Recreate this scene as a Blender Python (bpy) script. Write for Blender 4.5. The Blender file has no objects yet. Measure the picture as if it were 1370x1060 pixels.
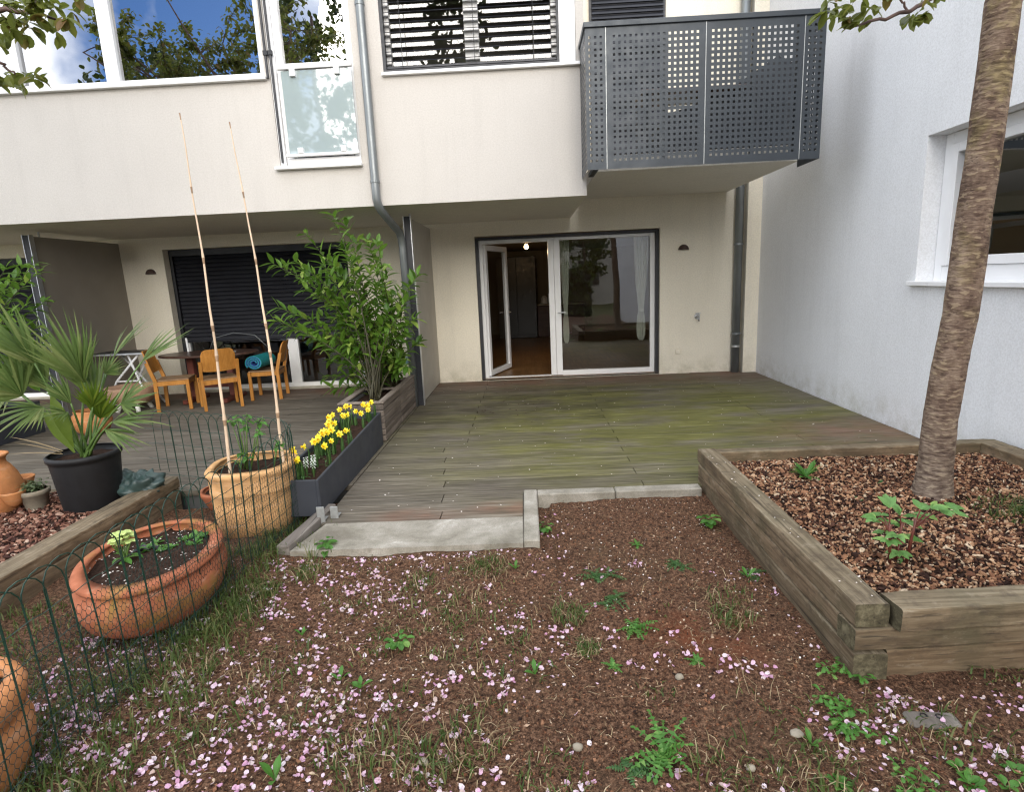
import bpy, math, random
import numpy as np
from mathutils import Vector, Matrix, noise
random.seed(7); np.random.seed(7)
S = bpy.context.scene
COL = S.collection
PI = math.pi
rnd = random.random
uni = random.uniform
V = Vector

# ------------------------------------------------------------------ camera geometry (solved from the photograph)
F = 772.43
RM = Matrix(((0.9988, 0.0214, -0.0451), (-0.0399, -0.1988, -0.9792), (-0.0299, 0.9798, -0.1977)))
H = 1.62
def _ray(u, v): return RM.transposed() @ V(((u-685)/F, (v-530)/F, 1))
def at(u, v, y):
    d = _ray(u, v); return V((0, 0, H)) + d*(y/d.y)
def onz(u, v, z):
    d = _ray(u, v); return V((0, 0, H)) + d*((z-H)/d.z)

# ------------------------------------------------------------------ mesh builder
class MB:
    def __init__(s): s.v = []; s.f = []
    def add(s, vs, fs):
        n = len(s.v); s.v += [tuple(p) for p in vs]; s.f += [tuple(i+n for i in f) for f in fs]; return s
    def box(s, x0, x1, y0, y1, z0, z1, M=None):
        vs = [V((x, y, z)) for z in (z0, z1) for y in (y0, y1) for x in (x0, x1)]
        if M is not None: vs = [M @ p for p in vs]
        return s.add(vs, [(0,2,3,1),(4,5,7,6),(0,1,5,4),(2,6,7,3),(0,4,6,2),(1,3,7,5)])
    def bbox(s, x0, x1, y0, y1, z0, z1, b=.006, M=None):      # box with chamfered edges
        if min(x1-x0, y1-y0, z1-z0) < 2.2*b: b = min(x1-x0, y1-y0, z1-z0)/2.5
        vs = []; idx = {}
        for ix in (0, 1):
            for iy in (0, 1):
                for iz in (0, 1):
                    X = (x0, x1)[ix]; Y = (y0, y1)[iy]; Z = (z0, z1)[iz]
                    sx, sy, sz = (1-2*ix)*b, (1-2*iy)*b, (1-2*iz)*b
                    for a, p in enumerate(((X, Y+sy, Z+sz), (X+sx, Y, Z+sz), (X+sx, Y+sy, Z))):
                        idx[ix, iy, iz, a] = len(vs); vs.append(V(p))
        fs = []
        for k in (0, 1):
            q = [idx[k,0,0,0], idx[k,1,0,0], idx[k,1,1,0], idx[k,0,1,0]]; fs.append(q if k else q[::-1])
            q = [idx[0,k,0,1], idx[1,k,0,1], idx[1,k,1,1], idx[0,k,1,1]]; fs.append(q[::-1] if k else q)
            q = [idx[0,0,k,2], idx[1,0,k,2], idx[1,1,k,2], idx[0,1,k,2]]; fs.append(q if k else q[::-1])
        for i in (0, 1):
            for j in (0, 1):
                fs.append([idx[i,j,0,0], idx[i,j,0,1], idx[i,j,1,1], idx[i,j,1,0]])
                fs.append([idx[i,0,j,0], idx[i,0,j,2], idx[i,1,j,2], idx[i,1,j,0]])
                fs.append([idx[0,i,j,1], idx[0,i,j,2], idx[1,i,j,2], idx[1,i,j,1]])
        for i in (0, 1):
            for j in (0, 1):
                for k in (0, 1): fs.append([idx[i,j,k,a] for a in range(3)])
        if M is not None: vs = [M @ p for p in vs]
        return s.add(vs, fs)
    def tube(s, pts, r, n=6, caps=True):
        pts = [V(p) for p in pts]; N = len(pts)
        rs = list(r) if hasattr(r, '__len__') else [r]*N
        t0 = (pts[1]-pts[0]).normalized()
        a = t0.cross(V((0, 0, 1)) if abs(t0.z) < .9 else V((1, 0, 0))).normalized()
        vs = []
        for i, p in enumerate(pts):
            t = (pts[min(i+1, N-1)]-pts[max(i-1, 0)]).normalized()
            a = (a - t*a.dot(t)).normalized(); b = t.cross(a)
            for k in range(n):
                c = 2*PI*k/n; vs.append(p + (a*math.cos(c)+b*math.sin(c))*rs[i])
        fs = [(i*n+k, i*n+(k+1) % n, (i+1)*n+(k+1) % n, (i+1)*n+k) for i in range(N-1) for k in range(n)]
        if caps: fs += [tuple(range(n))[::-1], tuple(range((N-1)*n, N*n))]
        return s.add(vs, fs)
    def lathe(s, prof, c=(0, 0, 0), n=32, sx=1, sy=1, rot=0, power=2, cap0=True, cap1=False, jit=0):
        vs = []
        for r, z in prof:
            for k in range(n):
                a = 2*PI*k/n; ca, sa = math.cos(a), math.sin(a)
                q = (abs(ca)**power + abs(sa)**power)**(-1/power)
                x, y = r*q*ca*sx, r*q*sa*sy
                if jit: 
                    jj = 1+jit*noise.noise(V((ca*1.5, sa*1.5, z*4))); x *= jj; y *= jj
                vs.append((c[0]+x*math.cos(rot)-y*math.sin(rot), c[1]+x*math.sin(rot)+y*math.cos(rot), c[2]+z))
        m = len(prof)
        fs = [(i*n+k, i*n+(k+1) % n, (i+1)*n+(k+1) % n, (i+1)*n+k) for i in range(m-1) for k in range(n)]
        if cap0: fs.append(tuple(range(n))[::-1])
        if cap1: fs.append(tuple(range((m-1)*n, m*n)))
        return s.add(vs, fs)
    def beam(s, x0, x1, y0, y1, z0, z1, axis, M=None):          # sawn timber: worn edges, slight warp, dents
        lo = [x0, y0, z0]; hi = [x1, y1, z1]; u, w = [(1, 2), (0, 2), (0, 1)][axis]
        L = hi[axis]-lo[axis]; n = max(3, int(L/.035)); hu, hw = (hi[u]-lo[u])/2, (hi[w]-lo[w])/2; cu, cw = (hi[u]+lo[u])/2, (hi[w]+lo[w])/2
        r = .009; sec = []
        for q in range(4):
            for a in (0, .5, 1):
                t = PI/2*(q+a); su, sw = [(1, 1), (-1, 1), (-1, -1), (1, -1)][q]
                sec.append((su*(hu-r)+r*math.cos(t), sw*(hw-r)+r*math.sin(t), 1))
            A = [(1, 1), (-1, 1), (-1, -1), (1, -1)]; p, p2 = A[q], A[(q+1) % 4]
            for k in (1, 2, 3):
                f = k/4
                if q % 2 == 0: sec.append((p[0]*(hu-r)*(1-f)+p2[0]*(hu-r)*f, p[1]*hw, 0))
                else: sec.append((p[0]*hu, p[1]*(hw-r)*(1-f)+p2[1]*(hw-r)*f, 0))
        m = len(sec); vs = []; sd = uni(0, 90)
        for i in range(n+1):
            t = lo[axis]+L*i/n; wu, ww = .0025*math.sin(t*1.9+sd), .0022*math.sin(t*2.3+sd*2)
            for a, b, c in sec:
                N1 = noise.noise(V((t*4, a*30+sd, b*30))); N2 = noise.noise(V((t*26, a*60, b*60+sd)))
                k = 1-(.012*max(0, N2)+.010*max(0, N1))*(1+2.2*c)/max(.05, hu+hw)*.10/.10*.35
                p = [0, 0, 0]; p[axis] = t+(.002*noise.noise(V((a*50, b*50, sd))) if i in (0, n) else 0); p[u] = cu+a*k+wu; p[w] = cw+b*k+ww; vs.append(V(p))
        fs = [(i*m+k, i*m+(k+1) % m, (i+1)*m+(k+1) % m, (i+1)*m+k) for i in range(n) for k in range(m)]
        if axis == 1: fs = [f[::-1] for f in fs]
        e0, e1 = tuple(range(m))[::-1], tuple(range(n*m, (n+1)*m))
        fs += [e0, e1] if axis != 1 else [e0[::-1], e1[::-1]]
        if M is not None: vs = [M @ p for p in vs]
        return s.add(vs, fs)
    def quad(s, a, b, c, d): return s.add([a, b, c, d], [(0, 1, 2, 3)])
    def prism(s, poly, z0, z1):                                  # polygon in plan, extruded upward
        n = len(poly)
        vs = [(p[0], p[1], z0) for p in poly]+[(p[0], p[1], z1) for p in poly]
        fs = [tuple(range(n))[::-1], tuple(range(n, 2*n))]+[(i, (i+1) % n, (i+1) % n+n, i+n) for i in range(n)]
        return s.add(vs, fs)
    def leaf(s, base, d, up, L, W, prof=None, curl=.3, fold=.25, twist=0):
        # a blade of several segments, widened by a profile, curled down along its length, folded on the midrib
        prof = prof or (.18, .8, 1, .85, .45, 0)
        d = V(d).normalized(); up = V(up); up = (up-d*up.dot(d))
        if up.length < 1e-4: up = V((.3, .5, .8)); up = up-d*up.dot(d)
        up.normalize(); sd = d.cross(up)
        if twist: 
            q = Matrix.Rotation(twist, 3, d); up = q@up; sd = q@sd
        n = len(prof)-1; p = V(base); dd = d.copy(); uu = up.copy(); vs = []; fs = []
        for i, w in enumerate(prof):
            ww = W*.5*w
            vs += [p-sd*ww+uu*ww*fold, p.copy(), p+sd*ww+uu*ww*fold]
            q = Matrix.Rotation(-curl/n, 3, sd); dd = q@dd; uu = q@uu
            p = p+dd*(L/n)
        for i in range(n):
            o = i*3; fs += [(o, o+1, o+4, o+3), (o+1, o+2, o+5, o+4)]
        return s.add(vs, fs)
    def build(s, name, mat, parent=None, smooth=False):
        o0 = ORG.get(parent.name, V((0, 0, 0))) if parent else V((0, 0, 0))
        me = bpy.data.meshes.new(name)
        me.from_pydata([(p[0]-o0[0], p[1]-o0[1], p[2]-o0[2]) for p in s.v], [], s.f)
        if smooth: me.polygons.foreach_set('use_smooth', [True]*len(me.polygons))
        me.update()
        o = bpy.data.objects.new(name, me); COL.objects.link(o)
        if mat: me.materials.append(mat)
        if parent: o.parent = parent; ORG[o.name] = o0
        return o
ORG = {}
def tag(o, label=None, cat=None, group=None, kind=None):
    if label: o['label'] = label
    if cat: o['category'] = cat
    if group: o['group'] = group
    if kind: o['kind'] = kind
    return o
def thing(name, label, cat, loc=(0, 0, 0), group=None):
    o = bpy.data.objects.new(name, None); COL.objects.link(o); o.location = loc; o.empty_display_size = .1
    ORG[o.name] = V(loc)
    return tag(o, label, cat, group)
def dup(root, loc, rotz=0, label=None, scale=1):
    def cp(o, par):
        c = o.copy(); COL.objects.link(c); c.parent = par
        for ch in [x for x in KIDS.get(o.name, o.children)]: cp(ch, c)
        return c
    r = cp(root, None); r.location = loc; r.rotation_euler = (0, 0, rotz); r.scale = (scale,)*3
    if label: r['label'] = label
    return r
KIDS = {}
def structure(o, name=None): o['kind'] = 'structure'; return o

# ------------------------------------------------------------------ materials
def newmat(name):
    m = bpy.data.materials.new(name); m.use_nodes = True
    nt = m.node_tree; b = nt.nodes['Principled BSDF']
    return m, nt, b
def N(nt, t, **kw):
    n = nt.nodes.new('ShaderNode'+t)
    for k, v in kw.items():
        if k in n.inputs.keys(): n.inputs[k].default_value = v
        else: setattr(n, k, v)
    return n
def ramp(nt, fac, stops):
    r = nt.nodes.new('ShaderNodeValToRGB'); e = r.color_ramp.elements
    while len(e) < len(stops): e.new(.5)
    for i, (p, c) in enumerate(stops): e[i].position = p; e[i].color = (*c, 1)
    nt.links.new(fac, r.inputs[0]); return r.outputs[0]
def coords(nt, scale=(1, 1, 1), rot=(0, 0, 0), kind='Object'):
    if kind == 'World': src = N(nt, 'NewGeometry').outputs['Position']
    else: src = N(nt, 'TexCoord').outputs[kind]
    mp = N(nt, 'Mapping'); mp.inputs['Scale'].default_value = scale; mp.inputs['Rotation'].default_value = rot
    nt.links.new(src, mp.inputs[0]); return mp.outputs[0]
def noi(nt, co, scale, detail=4, rough=.55, dist=0):
    n = N(nt, 'TexNoise'); n.inputs['Scale'].default_value = scale; n.inputs['Detail'].default_value = detail
    n.inputs['Roughness'].default_value = rough; n.inputs['Distortion'].default_value = dist
    nt.links.new(co, n.inputs['Vector']); return n.outputs['Fac']
def mixc(nt, fac, a, b, mode='MIX'):
    m = N(nt, 'Mix', data_type='RGBA', blend_type=mode)
    for sock, val in ((m.inputs[0], fac), (m.inputs[6], a), (m.inputs[7], b)):
        if hasattr(val, 'is_linked'): nt.links.new(val, sock)
        elif isinstance(val, tuple): sock.default_value = (*val, 1)
        else: sock.default_value = val
    return m.outputs[2]
def mapr(nt, val, a, b, c=0, d=1):
    m = N(nt, 'MapRange'); m.inputs[1].default_value = a; m.inputs[2].default_value = b
    m.inputs[3].default_value = c; m.inputs[4].default_value = d; nt.links.new(val, m.inputs[0]); return m.outputs[0]
def mul(nt, a, b, op='MULTIPLY'):
    m = N(nt, 'Math', operation=op)
    for i, x in enumerate((a, b)):
        if hasattr(x, 'is_linked'): nt.links.new(x, m.inputs[i])
        else: m.inputs[i].default_value = x
    return m.outputs[0]
def bump(nt, b, h, strength=.3, dist=.01):
    n = N(nt, 'Bump'); n.inputs['Strength'].default_value = strength; n.inputs['Distance'].default_value = dist
    nt.links.new(h, n.inputs['Height']); nt.links.new(n.outputs[0], b.inputs['Normal'])
def island(nt): return N(nt, 'NewGeometry').outputs['Random Per Island']
def sep(nt, co, i):
    n = N(nt, 'SeparateXYZ'); nt.links.new(co, n.inputs[0]); return n.outputs[i]
def blob(nt, c, r):                                               # soft round mask in world space
    g = N(nt, 'NewGeometry').outputs['Position']
    m = N(nt, 'Mapping', vector_type='POINT')
    m.inputs['Location'].default_value = (-c[0]/r[0], -c[1]/r[1], 0); m.inputs['Scale'].default_value = (1/r[0], 1/r[1], 0)
    nt.links.new(g, m.inputs[0])
    l = N(nt, 'VectorMath', operation='LENGTH'); nt.links.new(m.outputs[0], l.inputs[0])
    return mapr(nt, l.outputs['Value'], 1, .2)
def simple(name, c, rough=.5, var=.12, scale=6, metal=0, bmp=0, bscale=60, spec=.5, stretch=(1, 1, 1), isl=0, coat=0):
    m, nt, b = newmat(name)
    co = coords(nt, stretch)
    lo = tuple(x*(1-var) for x in c); hi = tuple(min(1, x*(1+var)) for x in c)
    col = ramp(nt, noi(nt, co, scale, 5), [(.3, lo), (.7, hi)])
    if isl:
        col = mixc(nt, 1.0, col, ramp(nt, island(nt), [(0, (1-isl,)*3), (1, (1+isl,)*3)]), 'MULTIPLY')
    nt.links.new(col, b.inputs['Base Color'])
    nt.links.new(mapr(nt, noi(nt, co, scale*3), .3, .7, max(.03, rough-.08), min(1, rough+.08)), b.inputs['Roughness'])
    b.inputs['Metallic'].default_value = metal; b.inputs['Specular IOR Level'].default_value = spec
    b.inputs['Coat Weight'].default_value = coat
    if bmp: bump(nt, b, noi(nt, co, bscale, 4), bmp, .01)
    return m

def stucco(name, c, dirt=True):
    m, nt, b = newmat(name); co = coords(nt, kind='World')
    big = ramp(nt, noi(nt, co, .9, 5, .6), [(.3, tuple(x*.93 for x in c)), (.7, c)])
    streak = noi(nt, coords(nt, (3.5, 3.5, .35), kind='World'), 1.6, 5, .65)
    col = mixc(nt, mapr(nt, streak, .50, .76, 0, .17), big, tuple(x*.62 for x in c))
    grain = noi(nt, co, 60, 4, .75)
    col = mixc(nt, mapr(nt, grain, .30, .62, .26, 0), col, (.25, .23, .2))
    if dirt:
        z = sep(nt, co, 2)
        d = mul(nt, mapr(nt, z, .38, -.02), mapr(nt, noi(nt, co, 5, 5, .7), .4, .75))
        col = mixc(nt, mul(nt, d, .65), col, (.30, .27, .16))
    nt.links.new(col, b.inputs['Base Color']); b.inputs['Roughness'].default_value = .92; b.inputs['Specular IOR Level'].default_value = .2
    bump(nt, b, noi(nt, co, 130, 4, .7), .55, .004)
    return m

def glass(name, tint=(1, 1, 1), base=.08, gain=1.6, rough=0.0, body=None, bodyfac=0):
    m = bpy.data.materials.new(name); m.use_nodes = True; nt = m.node_tree
    for n in list(nt.nodes): nt.nodes.remove(n)
    out = N(nt, 'OutputMaterial'); tr = N(nt, 'BsdfTransparent'); gl = N(nt, 'BsdfGlossy'); mx = N(nt, 'MixShader')
    tr.inputs[0].default_value = (*tint, 1); gl.inputs['Roughness'].default_value = rough
    fr = N(nt, 'Fresnel'); fr.inputs[0].default_value = 1.5
    wob = noi(nt, coords(nt, kind='World'), 1.3, 1)
    bp = N(nt, 'Bump'); bp.inputs['Strength'].default_value = .04; bp.inputs['Distance'].default_value = .05
    nt.links.new(wob, bp.inputs['Height']); nt.links.new(bp.outputs[0], gl.inputs['Normal'])
    f = mul(nt, mul(nt, fr.outputs[0], gain), base, 'ADD'); f = mul(nt, f, 1.0, 'MINIMUM')
    last = tr.outputs[0]
    if body:
        df = N(nt, 'BsdfDiffuse'); df.inputs[0].default_value = (*body, 1); m2 = N(nt, 'MixShader'); m2.inputs[0].default_value = bodyfac
        nt.links.new(tr.outputs[0], m2.inputs[1]); nt.links.new(df.outputs[0], m2.inputs[2]); last = m2.outputs[0]
    nt.links.new(f, mx.inputs[0]); nt.links.new(last, mx.inputs[1]); nt.links.new(gl.outputs[0], mx.inputs[2])
    nt.links.new(mx.outputs[0], out.inputs[0])
    return m

def leafmat(name, c0, c1, c2=None, trans=.35, rough=.45):
    m, nt, b = newmat(name)
    st = [(0, c0), (.75, c1)] + ([(1, c2)] if c2 else [])
    col = ramp(nt, island(nt), st)
    col = mixc(nt, mapr(nt, noi(nt, coords(nt), 25, 3), .3, .7, .25, 0), col, tuple(x*.4 for x in c0))
    nt.links.new(col, b.inputs['Base Color']); b.inputs['Roughness'].default_value = rough
    b.inputs['Specular IOR Level'].default_value = .35
    tl = N(nt, 'BsdfTranslucent'); mx = N(nt, 'MixShader'); mx.inputs[0].default_value = trans
    c3 = mixc(nt, .5, col, tuple(min(1, x*1.6) for x in c1)); nt.links.new(c3, tl.inputs[0])
    out = nt.nodes['Material Output']
    nt.links.new(b.outputs[0], mx.inputs[1]); nt.links.new(tl.outputs[0], mx.inputs[2]); nt.links.new(mx.outputs[0], out.inputs[0])
    return m

def woodmat(name, dark, mid, light, axis=0, rough=.8, grain=14, stain=None, isl=.15, crack=True):
    m, nt, b = newmat(name)
    st = [22.0, 22.0, 22.0]; st[axis] = 1.2
    co = coords(nt, tuple(st), kind='World')
    g = noi(nt, co, grain*.12, 7, .65, .4)
    col = ramp(nt, g, [(.28, dark), (.5, mid), (.72, light)])
    big = noi(nt, coords(nt, kind='World'), 1.8, 5, .6)
    col = mixc(nt, mapr(nt, big, .35, .7, .45, 0), col, tuple(x*.55 for x in dark))
    if stain: col = mixc(nt, mapr(nt, noi(nt, coords(nt, kind='World'), 3.1, 5, .65), .48, .7, 0, .75), col, stain)
    if isl: col = mixc(nt, 1.0, col, ramp(nt, island(nt), [(0, (1-isl,)*3), (1, (1+isl,)*3)]), 'MULTIPLY')
    if name.startswith('garden'):
        oi = N(nt, 'ObjectInfo').outputs['Random']
        col = mixc(nt, 1.0, col, ramp(nt, oi, [(0, (.70, .64, .58)), (.35, (1, .97, .92)), (.7, (.82, .84, .80)), (1, (1.05, .96, .86))]), 'MULTIPLY')
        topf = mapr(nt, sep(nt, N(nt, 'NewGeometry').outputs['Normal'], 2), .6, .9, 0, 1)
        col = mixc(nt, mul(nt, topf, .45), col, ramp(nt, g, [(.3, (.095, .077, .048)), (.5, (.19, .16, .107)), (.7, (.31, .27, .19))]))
        bl = noi(nt, coords(nt, (1.5, 1.5, 3), kind='World'), 5.5, 6, .7)
        col = mixc(nt, mapr(nt, bl, .52, .66, 0, .6), col, (.06, .045, .032))
        col = mixc(nt, mapr(nt, bl, .42, .32, 0, .35), col, (.36, .30, .225))
        nz = N(nt, 'NewGeometry').outputs['Normal']; ab = N(nt, 'VectorMath', operation='ABSOLUTE'); nt.links.new(nz, ab.inputs[0])
        endf = mapr(nt, sep(nt, ab.outputs[0], axis), .8, .95)
        ec = ramp(nt, noi(nt, coords(nt, (9, 9, 9), kind='World'), 2.2, 6, .7), [(.3, (.03, .026, .016)), (.5, (.085, .072, .042)), (.68, (.19, .165, .10))])
        col = mixc(nt, endf, col, ec)
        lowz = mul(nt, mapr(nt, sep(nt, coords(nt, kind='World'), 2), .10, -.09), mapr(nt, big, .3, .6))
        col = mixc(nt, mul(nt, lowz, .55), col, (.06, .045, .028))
    if crack:
        st2 = [70.0, 70.0, 70.0]; st2[axis] = 1.0
        ck = noi(nt, coords(nt, tuple(st2), kind='World'), 1.0, 3, .5)
        col = mixc(nt, mapr(nt, ck, .30, .38, .7, 0), col, (.02, .017, .014))
    nt.links.new(col, b.inputs['Base Color']); b.inputs['Roughness'].default_value = rough; b.inputs['Specular IOR Level'].default_value = .25
    bump(nt, b, g, .5, .004)
    return m

M = {}
M['wall'] = stucco('stucco_bounce_warmed', (.85, .79, .66))  # same render as the facade, tinted warmer to paint in light bounced off the deck
M['wall_white'] = stucco('stucco_white', (.85, .86, .875))
M['facade'] = stucco('stucco_facade_dimmed', (.55, .52, .485), False)  # same render as the recess walls, colour darkened to balance the stronger light here
M['soffit'] = stucco('soffit_paint', (.80, .765, .69), False)
M['white_frame'] = simple('white_frame', (.80, .80, .80), .35, .04, 3)
M['alu'] = simple('aluminium', (.62, .63, .65), .35, .08, 8, .8)
M['grey_pipe'] = simple('zinc_pipe', (.20, .215, .22), .42, .18, 5, .55, .1, 40, stretch=(1, 1, .3))
M['anthracite'] = simple('anthracite_metal', (.034, .042, .051), .45, .12, 3, .2)
M['dark_rail'] = simple('dark_rail', (.014, .015, .020), .5, .2, 6)
M['blind'] = simple('blind_lamella', (.014, .015, .021), .42, .2, 4, .2)
M['screen'] = simple('screen_panel', (.25, .222, .185), .55, .10, 1.5, 0, .05, 30)
M['screen_light'] = simple('screen_panel_pale', (.40, .37, .32), .55, .10, 1.5, 0, .05, 30)
M['rust'] = simple('lamp_bronze', (.060, .035, .028), .6, .4, 60)
M['chrome'] = simple('chrome', (.6, .6, .6), .25, .1, 20, 1)
M['room'] = simple('room_paint', (.40, .355, .28), .9, .06, 2)
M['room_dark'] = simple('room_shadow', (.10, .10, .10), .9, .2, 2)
M['cab'] = simple('black_cupboard', (.012, .012, .014), .35, .2, 3)
M['parquet'] = woodmat('parquet', (.11, .055, .02), (.20, .105, .04), (.29, .16, .065), 1, .35, 10, None, .2, False)
M['curtain'] = simple('curtain', (.72, .72, .64), .9, .06, 8)
M['glass'] = glass('door_glass', (.72, .75, .74), .10, 1.8)
M['glass_up'] = glass('upper_glass', (.55, .58, .6), .40, 1.4)
M['glass_blind'] = glass('upper_glass_behind_blind', (.5, .52, .55), .07, 1.2)
M['glass_side'] = glass('side_glass', (.6, .64, .62), .0, .35)
M['frost'] = glass('frosted_guard_glass', (.6, .7, .7), .11, 1.0, .03, (.36, .43, .44), .85)
def concretemat():
    m, nt, b = newmat('concrete'); w = coords(nt, kind='World')
    col = ramp(nt, noi(nt, w, 2.6, 7, .65, .4), [(.30, (.17, .15, .115)), (.45, (.28, .255, .205)), (.57, (.37, .34, .285)), (.68, (.54, .50, .44))])
    col = mixc(nt, mapr(nt, noi(nt, w, 9, 5, .7), .5, .7, 0, .5), col, (.13, .12, .08))
    col = mixc(nt, mapr(nt, noi(nt, w, 140, 3), .35, .6, .3, 0), col, (.08, .075, .065))
    nt.links.new(col, b.inputs['Base Color']); b.inputs['Roughness'].default_value = .92
    bump(nt, b, noi(nt, w, 70, 5, .7), .7, .006); return m
M['concrete'] = concretemat()
M['terracotta'] = None

def terracotta(name, c, green=(.19, .18, .03), gamt=.6, pale=.3):
    m, nt, b = newmat(name); co = coords(nt)
    col = ramp(nt, noi(nt, co, 7, 6, .65), [(.3, tuple(x*.68 for x in c)), (.55, c), (.75, tuple(min(1, x*1.25+.02) for x in c))])
    col = mixc(nt, mapr(nt, noi(nt, coords(nt, (1, 1, 4)), 9, 4), .55, .75, 0, pale), col, (.62, .47, .34))
    col = mixc(nt, mul(nt, mapr(nt, noi(nt, co, 3.4, 4, .6, .5), .52, .68), gamt), col, green)
    nt.links.new(col, b.inputs['Base Color']); b.inputs['Roughness'].default_value = .85; b.inputs['Specular IOR Level'].default_value = .2
    bump(nt, b, noi(nt, coords(nt, (1, 1, 6)), 14, 5, .7), .25, .006)
    return m
M['terracotta'] = terracotta('terracotta_red', (.37, .125, .062))
M['terra_orange'] = terracotta('terracotta_orange', (.52, .22, .085), gamt=.05)
M['terra_tan'] = terracotta('terracotta_tan', (.60, .345, .155), gamt=.10, pale=.4)
M['terra_grey'] = terracotta('clay_grey', (.27, .235, .18), gamt=.1)
M['plastic_black'] = simple('black_plastic', (.006, .006, .007), .65, .25, 6, 0, .08, 30)
M['plastic_green'] = simple('green_sack', (.035, .060, .055), .45, .3, 9)
M['trough'] = simple('trough_anthracite', (.036, .040, .050), .55, .14, 2.5, 0, .06, 80)
M['potsoil'] = simple('pot_soil', (.035, .020, .014), 1, .5, 45, 0, 1.0, 60, .1)
M['chair_wood'] = woodmat('oak_lacquer', (.36, .15, .03), (.50, .215, .045), (.60, .29, .075), 2, .4, 10, None, .08, False)
M['seat_wood'] = woodmat('seat_worn', (.20, .11, .055), (.31, .19, .10), (.42, .27, .15), 0, .5, 10, None, .05, False)
M['table_top'] = woodmat('table_mahogany', (.045, .025, .018), (.085, .045, .032), (.13, .075, .055), 0, .35, 8, None, .1, False)
M['table_red'] = simple('table_base_red', (.14, .035, .022), .5, .2, 8)
M['mat_teal'] = simple('foam_teal', (.008, .23, .25), .7, .12, 20)
M['mat_blue'] = simple('foam_blue', (.03, .09, .30), .7, .12, 20)
M['cane'] = simple('bamboo', (.66, .50, .35), .5, .24, 9, 0, .1, 50, stretch=(1, 1, .3))
M['cane_node'] = simple('bamboo_node', (.30, .19, .11), .6, .3, 30)
M['wire'] = simple('green_wire', (.006, .035, .022), .4, .3, 10, .0)
M['net'] = simple('mesh_wire', (.018, .032, .028), .5, .3, 10, .3)
M['galv'] = simple('galvanised', (.45, .46, .45), .5, .2, 15, .7)
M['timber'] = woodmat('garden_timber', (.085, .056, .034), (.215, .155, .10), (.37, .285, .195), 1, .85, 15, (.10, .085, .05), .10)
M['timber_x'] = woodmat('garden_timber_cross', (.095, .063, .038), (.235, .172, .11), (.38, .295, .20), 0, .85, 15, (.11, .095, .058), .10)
M['timber_grey'] = woodmat('grey_timber', (.13, .11, .095), (.21, .185, .16), (.30, .27, .24), 1, .9, 9, (.12, .11, .09), .15)
M['plinth_wood'] = woodmat('slat_planter_wood', (.10, .08, .065), (.19, .155, .125), (.29, .245, .205), 1, .85, 9, None, .3)

# deck boards: weathered, with green algae in the open middle and red-brown clean wood near the house
def deckmat():
    m, nt, b = newmat('deck_boards')
    co = coords(nt, (1.1, 26, 10), kind='World')
    g = noi(nt, co, 1.9, 8, .68, .3)
    col = ramp(nt, g, [(.25, (.030, .024, .018)), (.48, (.108, .091, .069)), (.75, (.25, .222, .178))])
    w = coords(nt, kind='World')
    n1 = noi(nt, coords(nt, (1, 2.2, 1), kind='World'), .9, 6, .62); n2 = noi(nt, w, 2.7, 5, .6)
    ga = mul(nt, mul(nt, blob(nt, (1.35, 6.5), (3.4, 3.3)), 1.7), mapr(nt, n1, .32, .62))
    gcol = ramp(nt, g, [(.25, (.030, .029, .007)), (.5, (.115, .112, .022)), (.75, (.225, .215, .060))])
    col = mixc(nt, mul(nt, mul(nt, ga, .95, 'MINIMUM'), .9), col, gcol)
    y = sep(nt, w, 1)
    re = mul(nt, mapr(nt, y, 8.35, 9.1), mapr(nt, n2, .3, .6))
    rcol = ramp(nt, g, [(.25, (.07, .036, .024)), (.5, (.17, .093, .062)), (.75, (.26, .16, .115))])
    col = mixc(nt, mul(nt, re, .85), col, rcol)
    for c, r in (((-.85, 3.85), (.42, .18)), ((-.2, 3.93), (.35, .2)), ((3.2, 5.6), (1.2, .7))):
        col = mixc(nt, mul(nt, mul(nt, blob(nt, c, r), mapr(nt, n2, .3, .55)), .8), col, rcol)
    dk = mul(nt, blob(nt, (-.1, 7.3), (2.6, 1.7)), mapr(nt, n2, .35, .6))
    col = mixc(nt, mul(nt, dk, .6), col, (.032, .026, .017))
    lg = mul(nt, mapr(nt, noi(nt, coords(nt, (.7, 9, 1), kind='World'), 2.2, 6, .6), .55, .72), .5)
    col = mixc(nt, lg, col, (.24, .22, .18))
    col = mixc(nt, 1.0, col, ramp(nt, island(nt), [(0, (.82,)*3), (1, (1.18,)*3)]), 'MULTIPLY')
    ck = noi(nt, coords(nt, (1, 60, 20), kind='World'), 1.1, 3, .5)
    col = mixc(nt, mapr(nt, ck, .30, .37, .7, 0), col, (.012, .010, .008))
    nt.links.new(col, b.inputs['Base Color'])
    nt.links.new(mapr(nt, n1, .3, .7, .62, .9), b.inputs['Roughness']); b.inputs['Specular IOR Level'].default_value = .3
    bump(nt, b, mul(nt, g, mapr(nt, noi(nt, coords(nt, (0, 75, 0), kind='World'), 1, 0), .3, .7), 'ADD'), .35, .004)
    return m
M['deck'] = deckmat()

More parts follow.
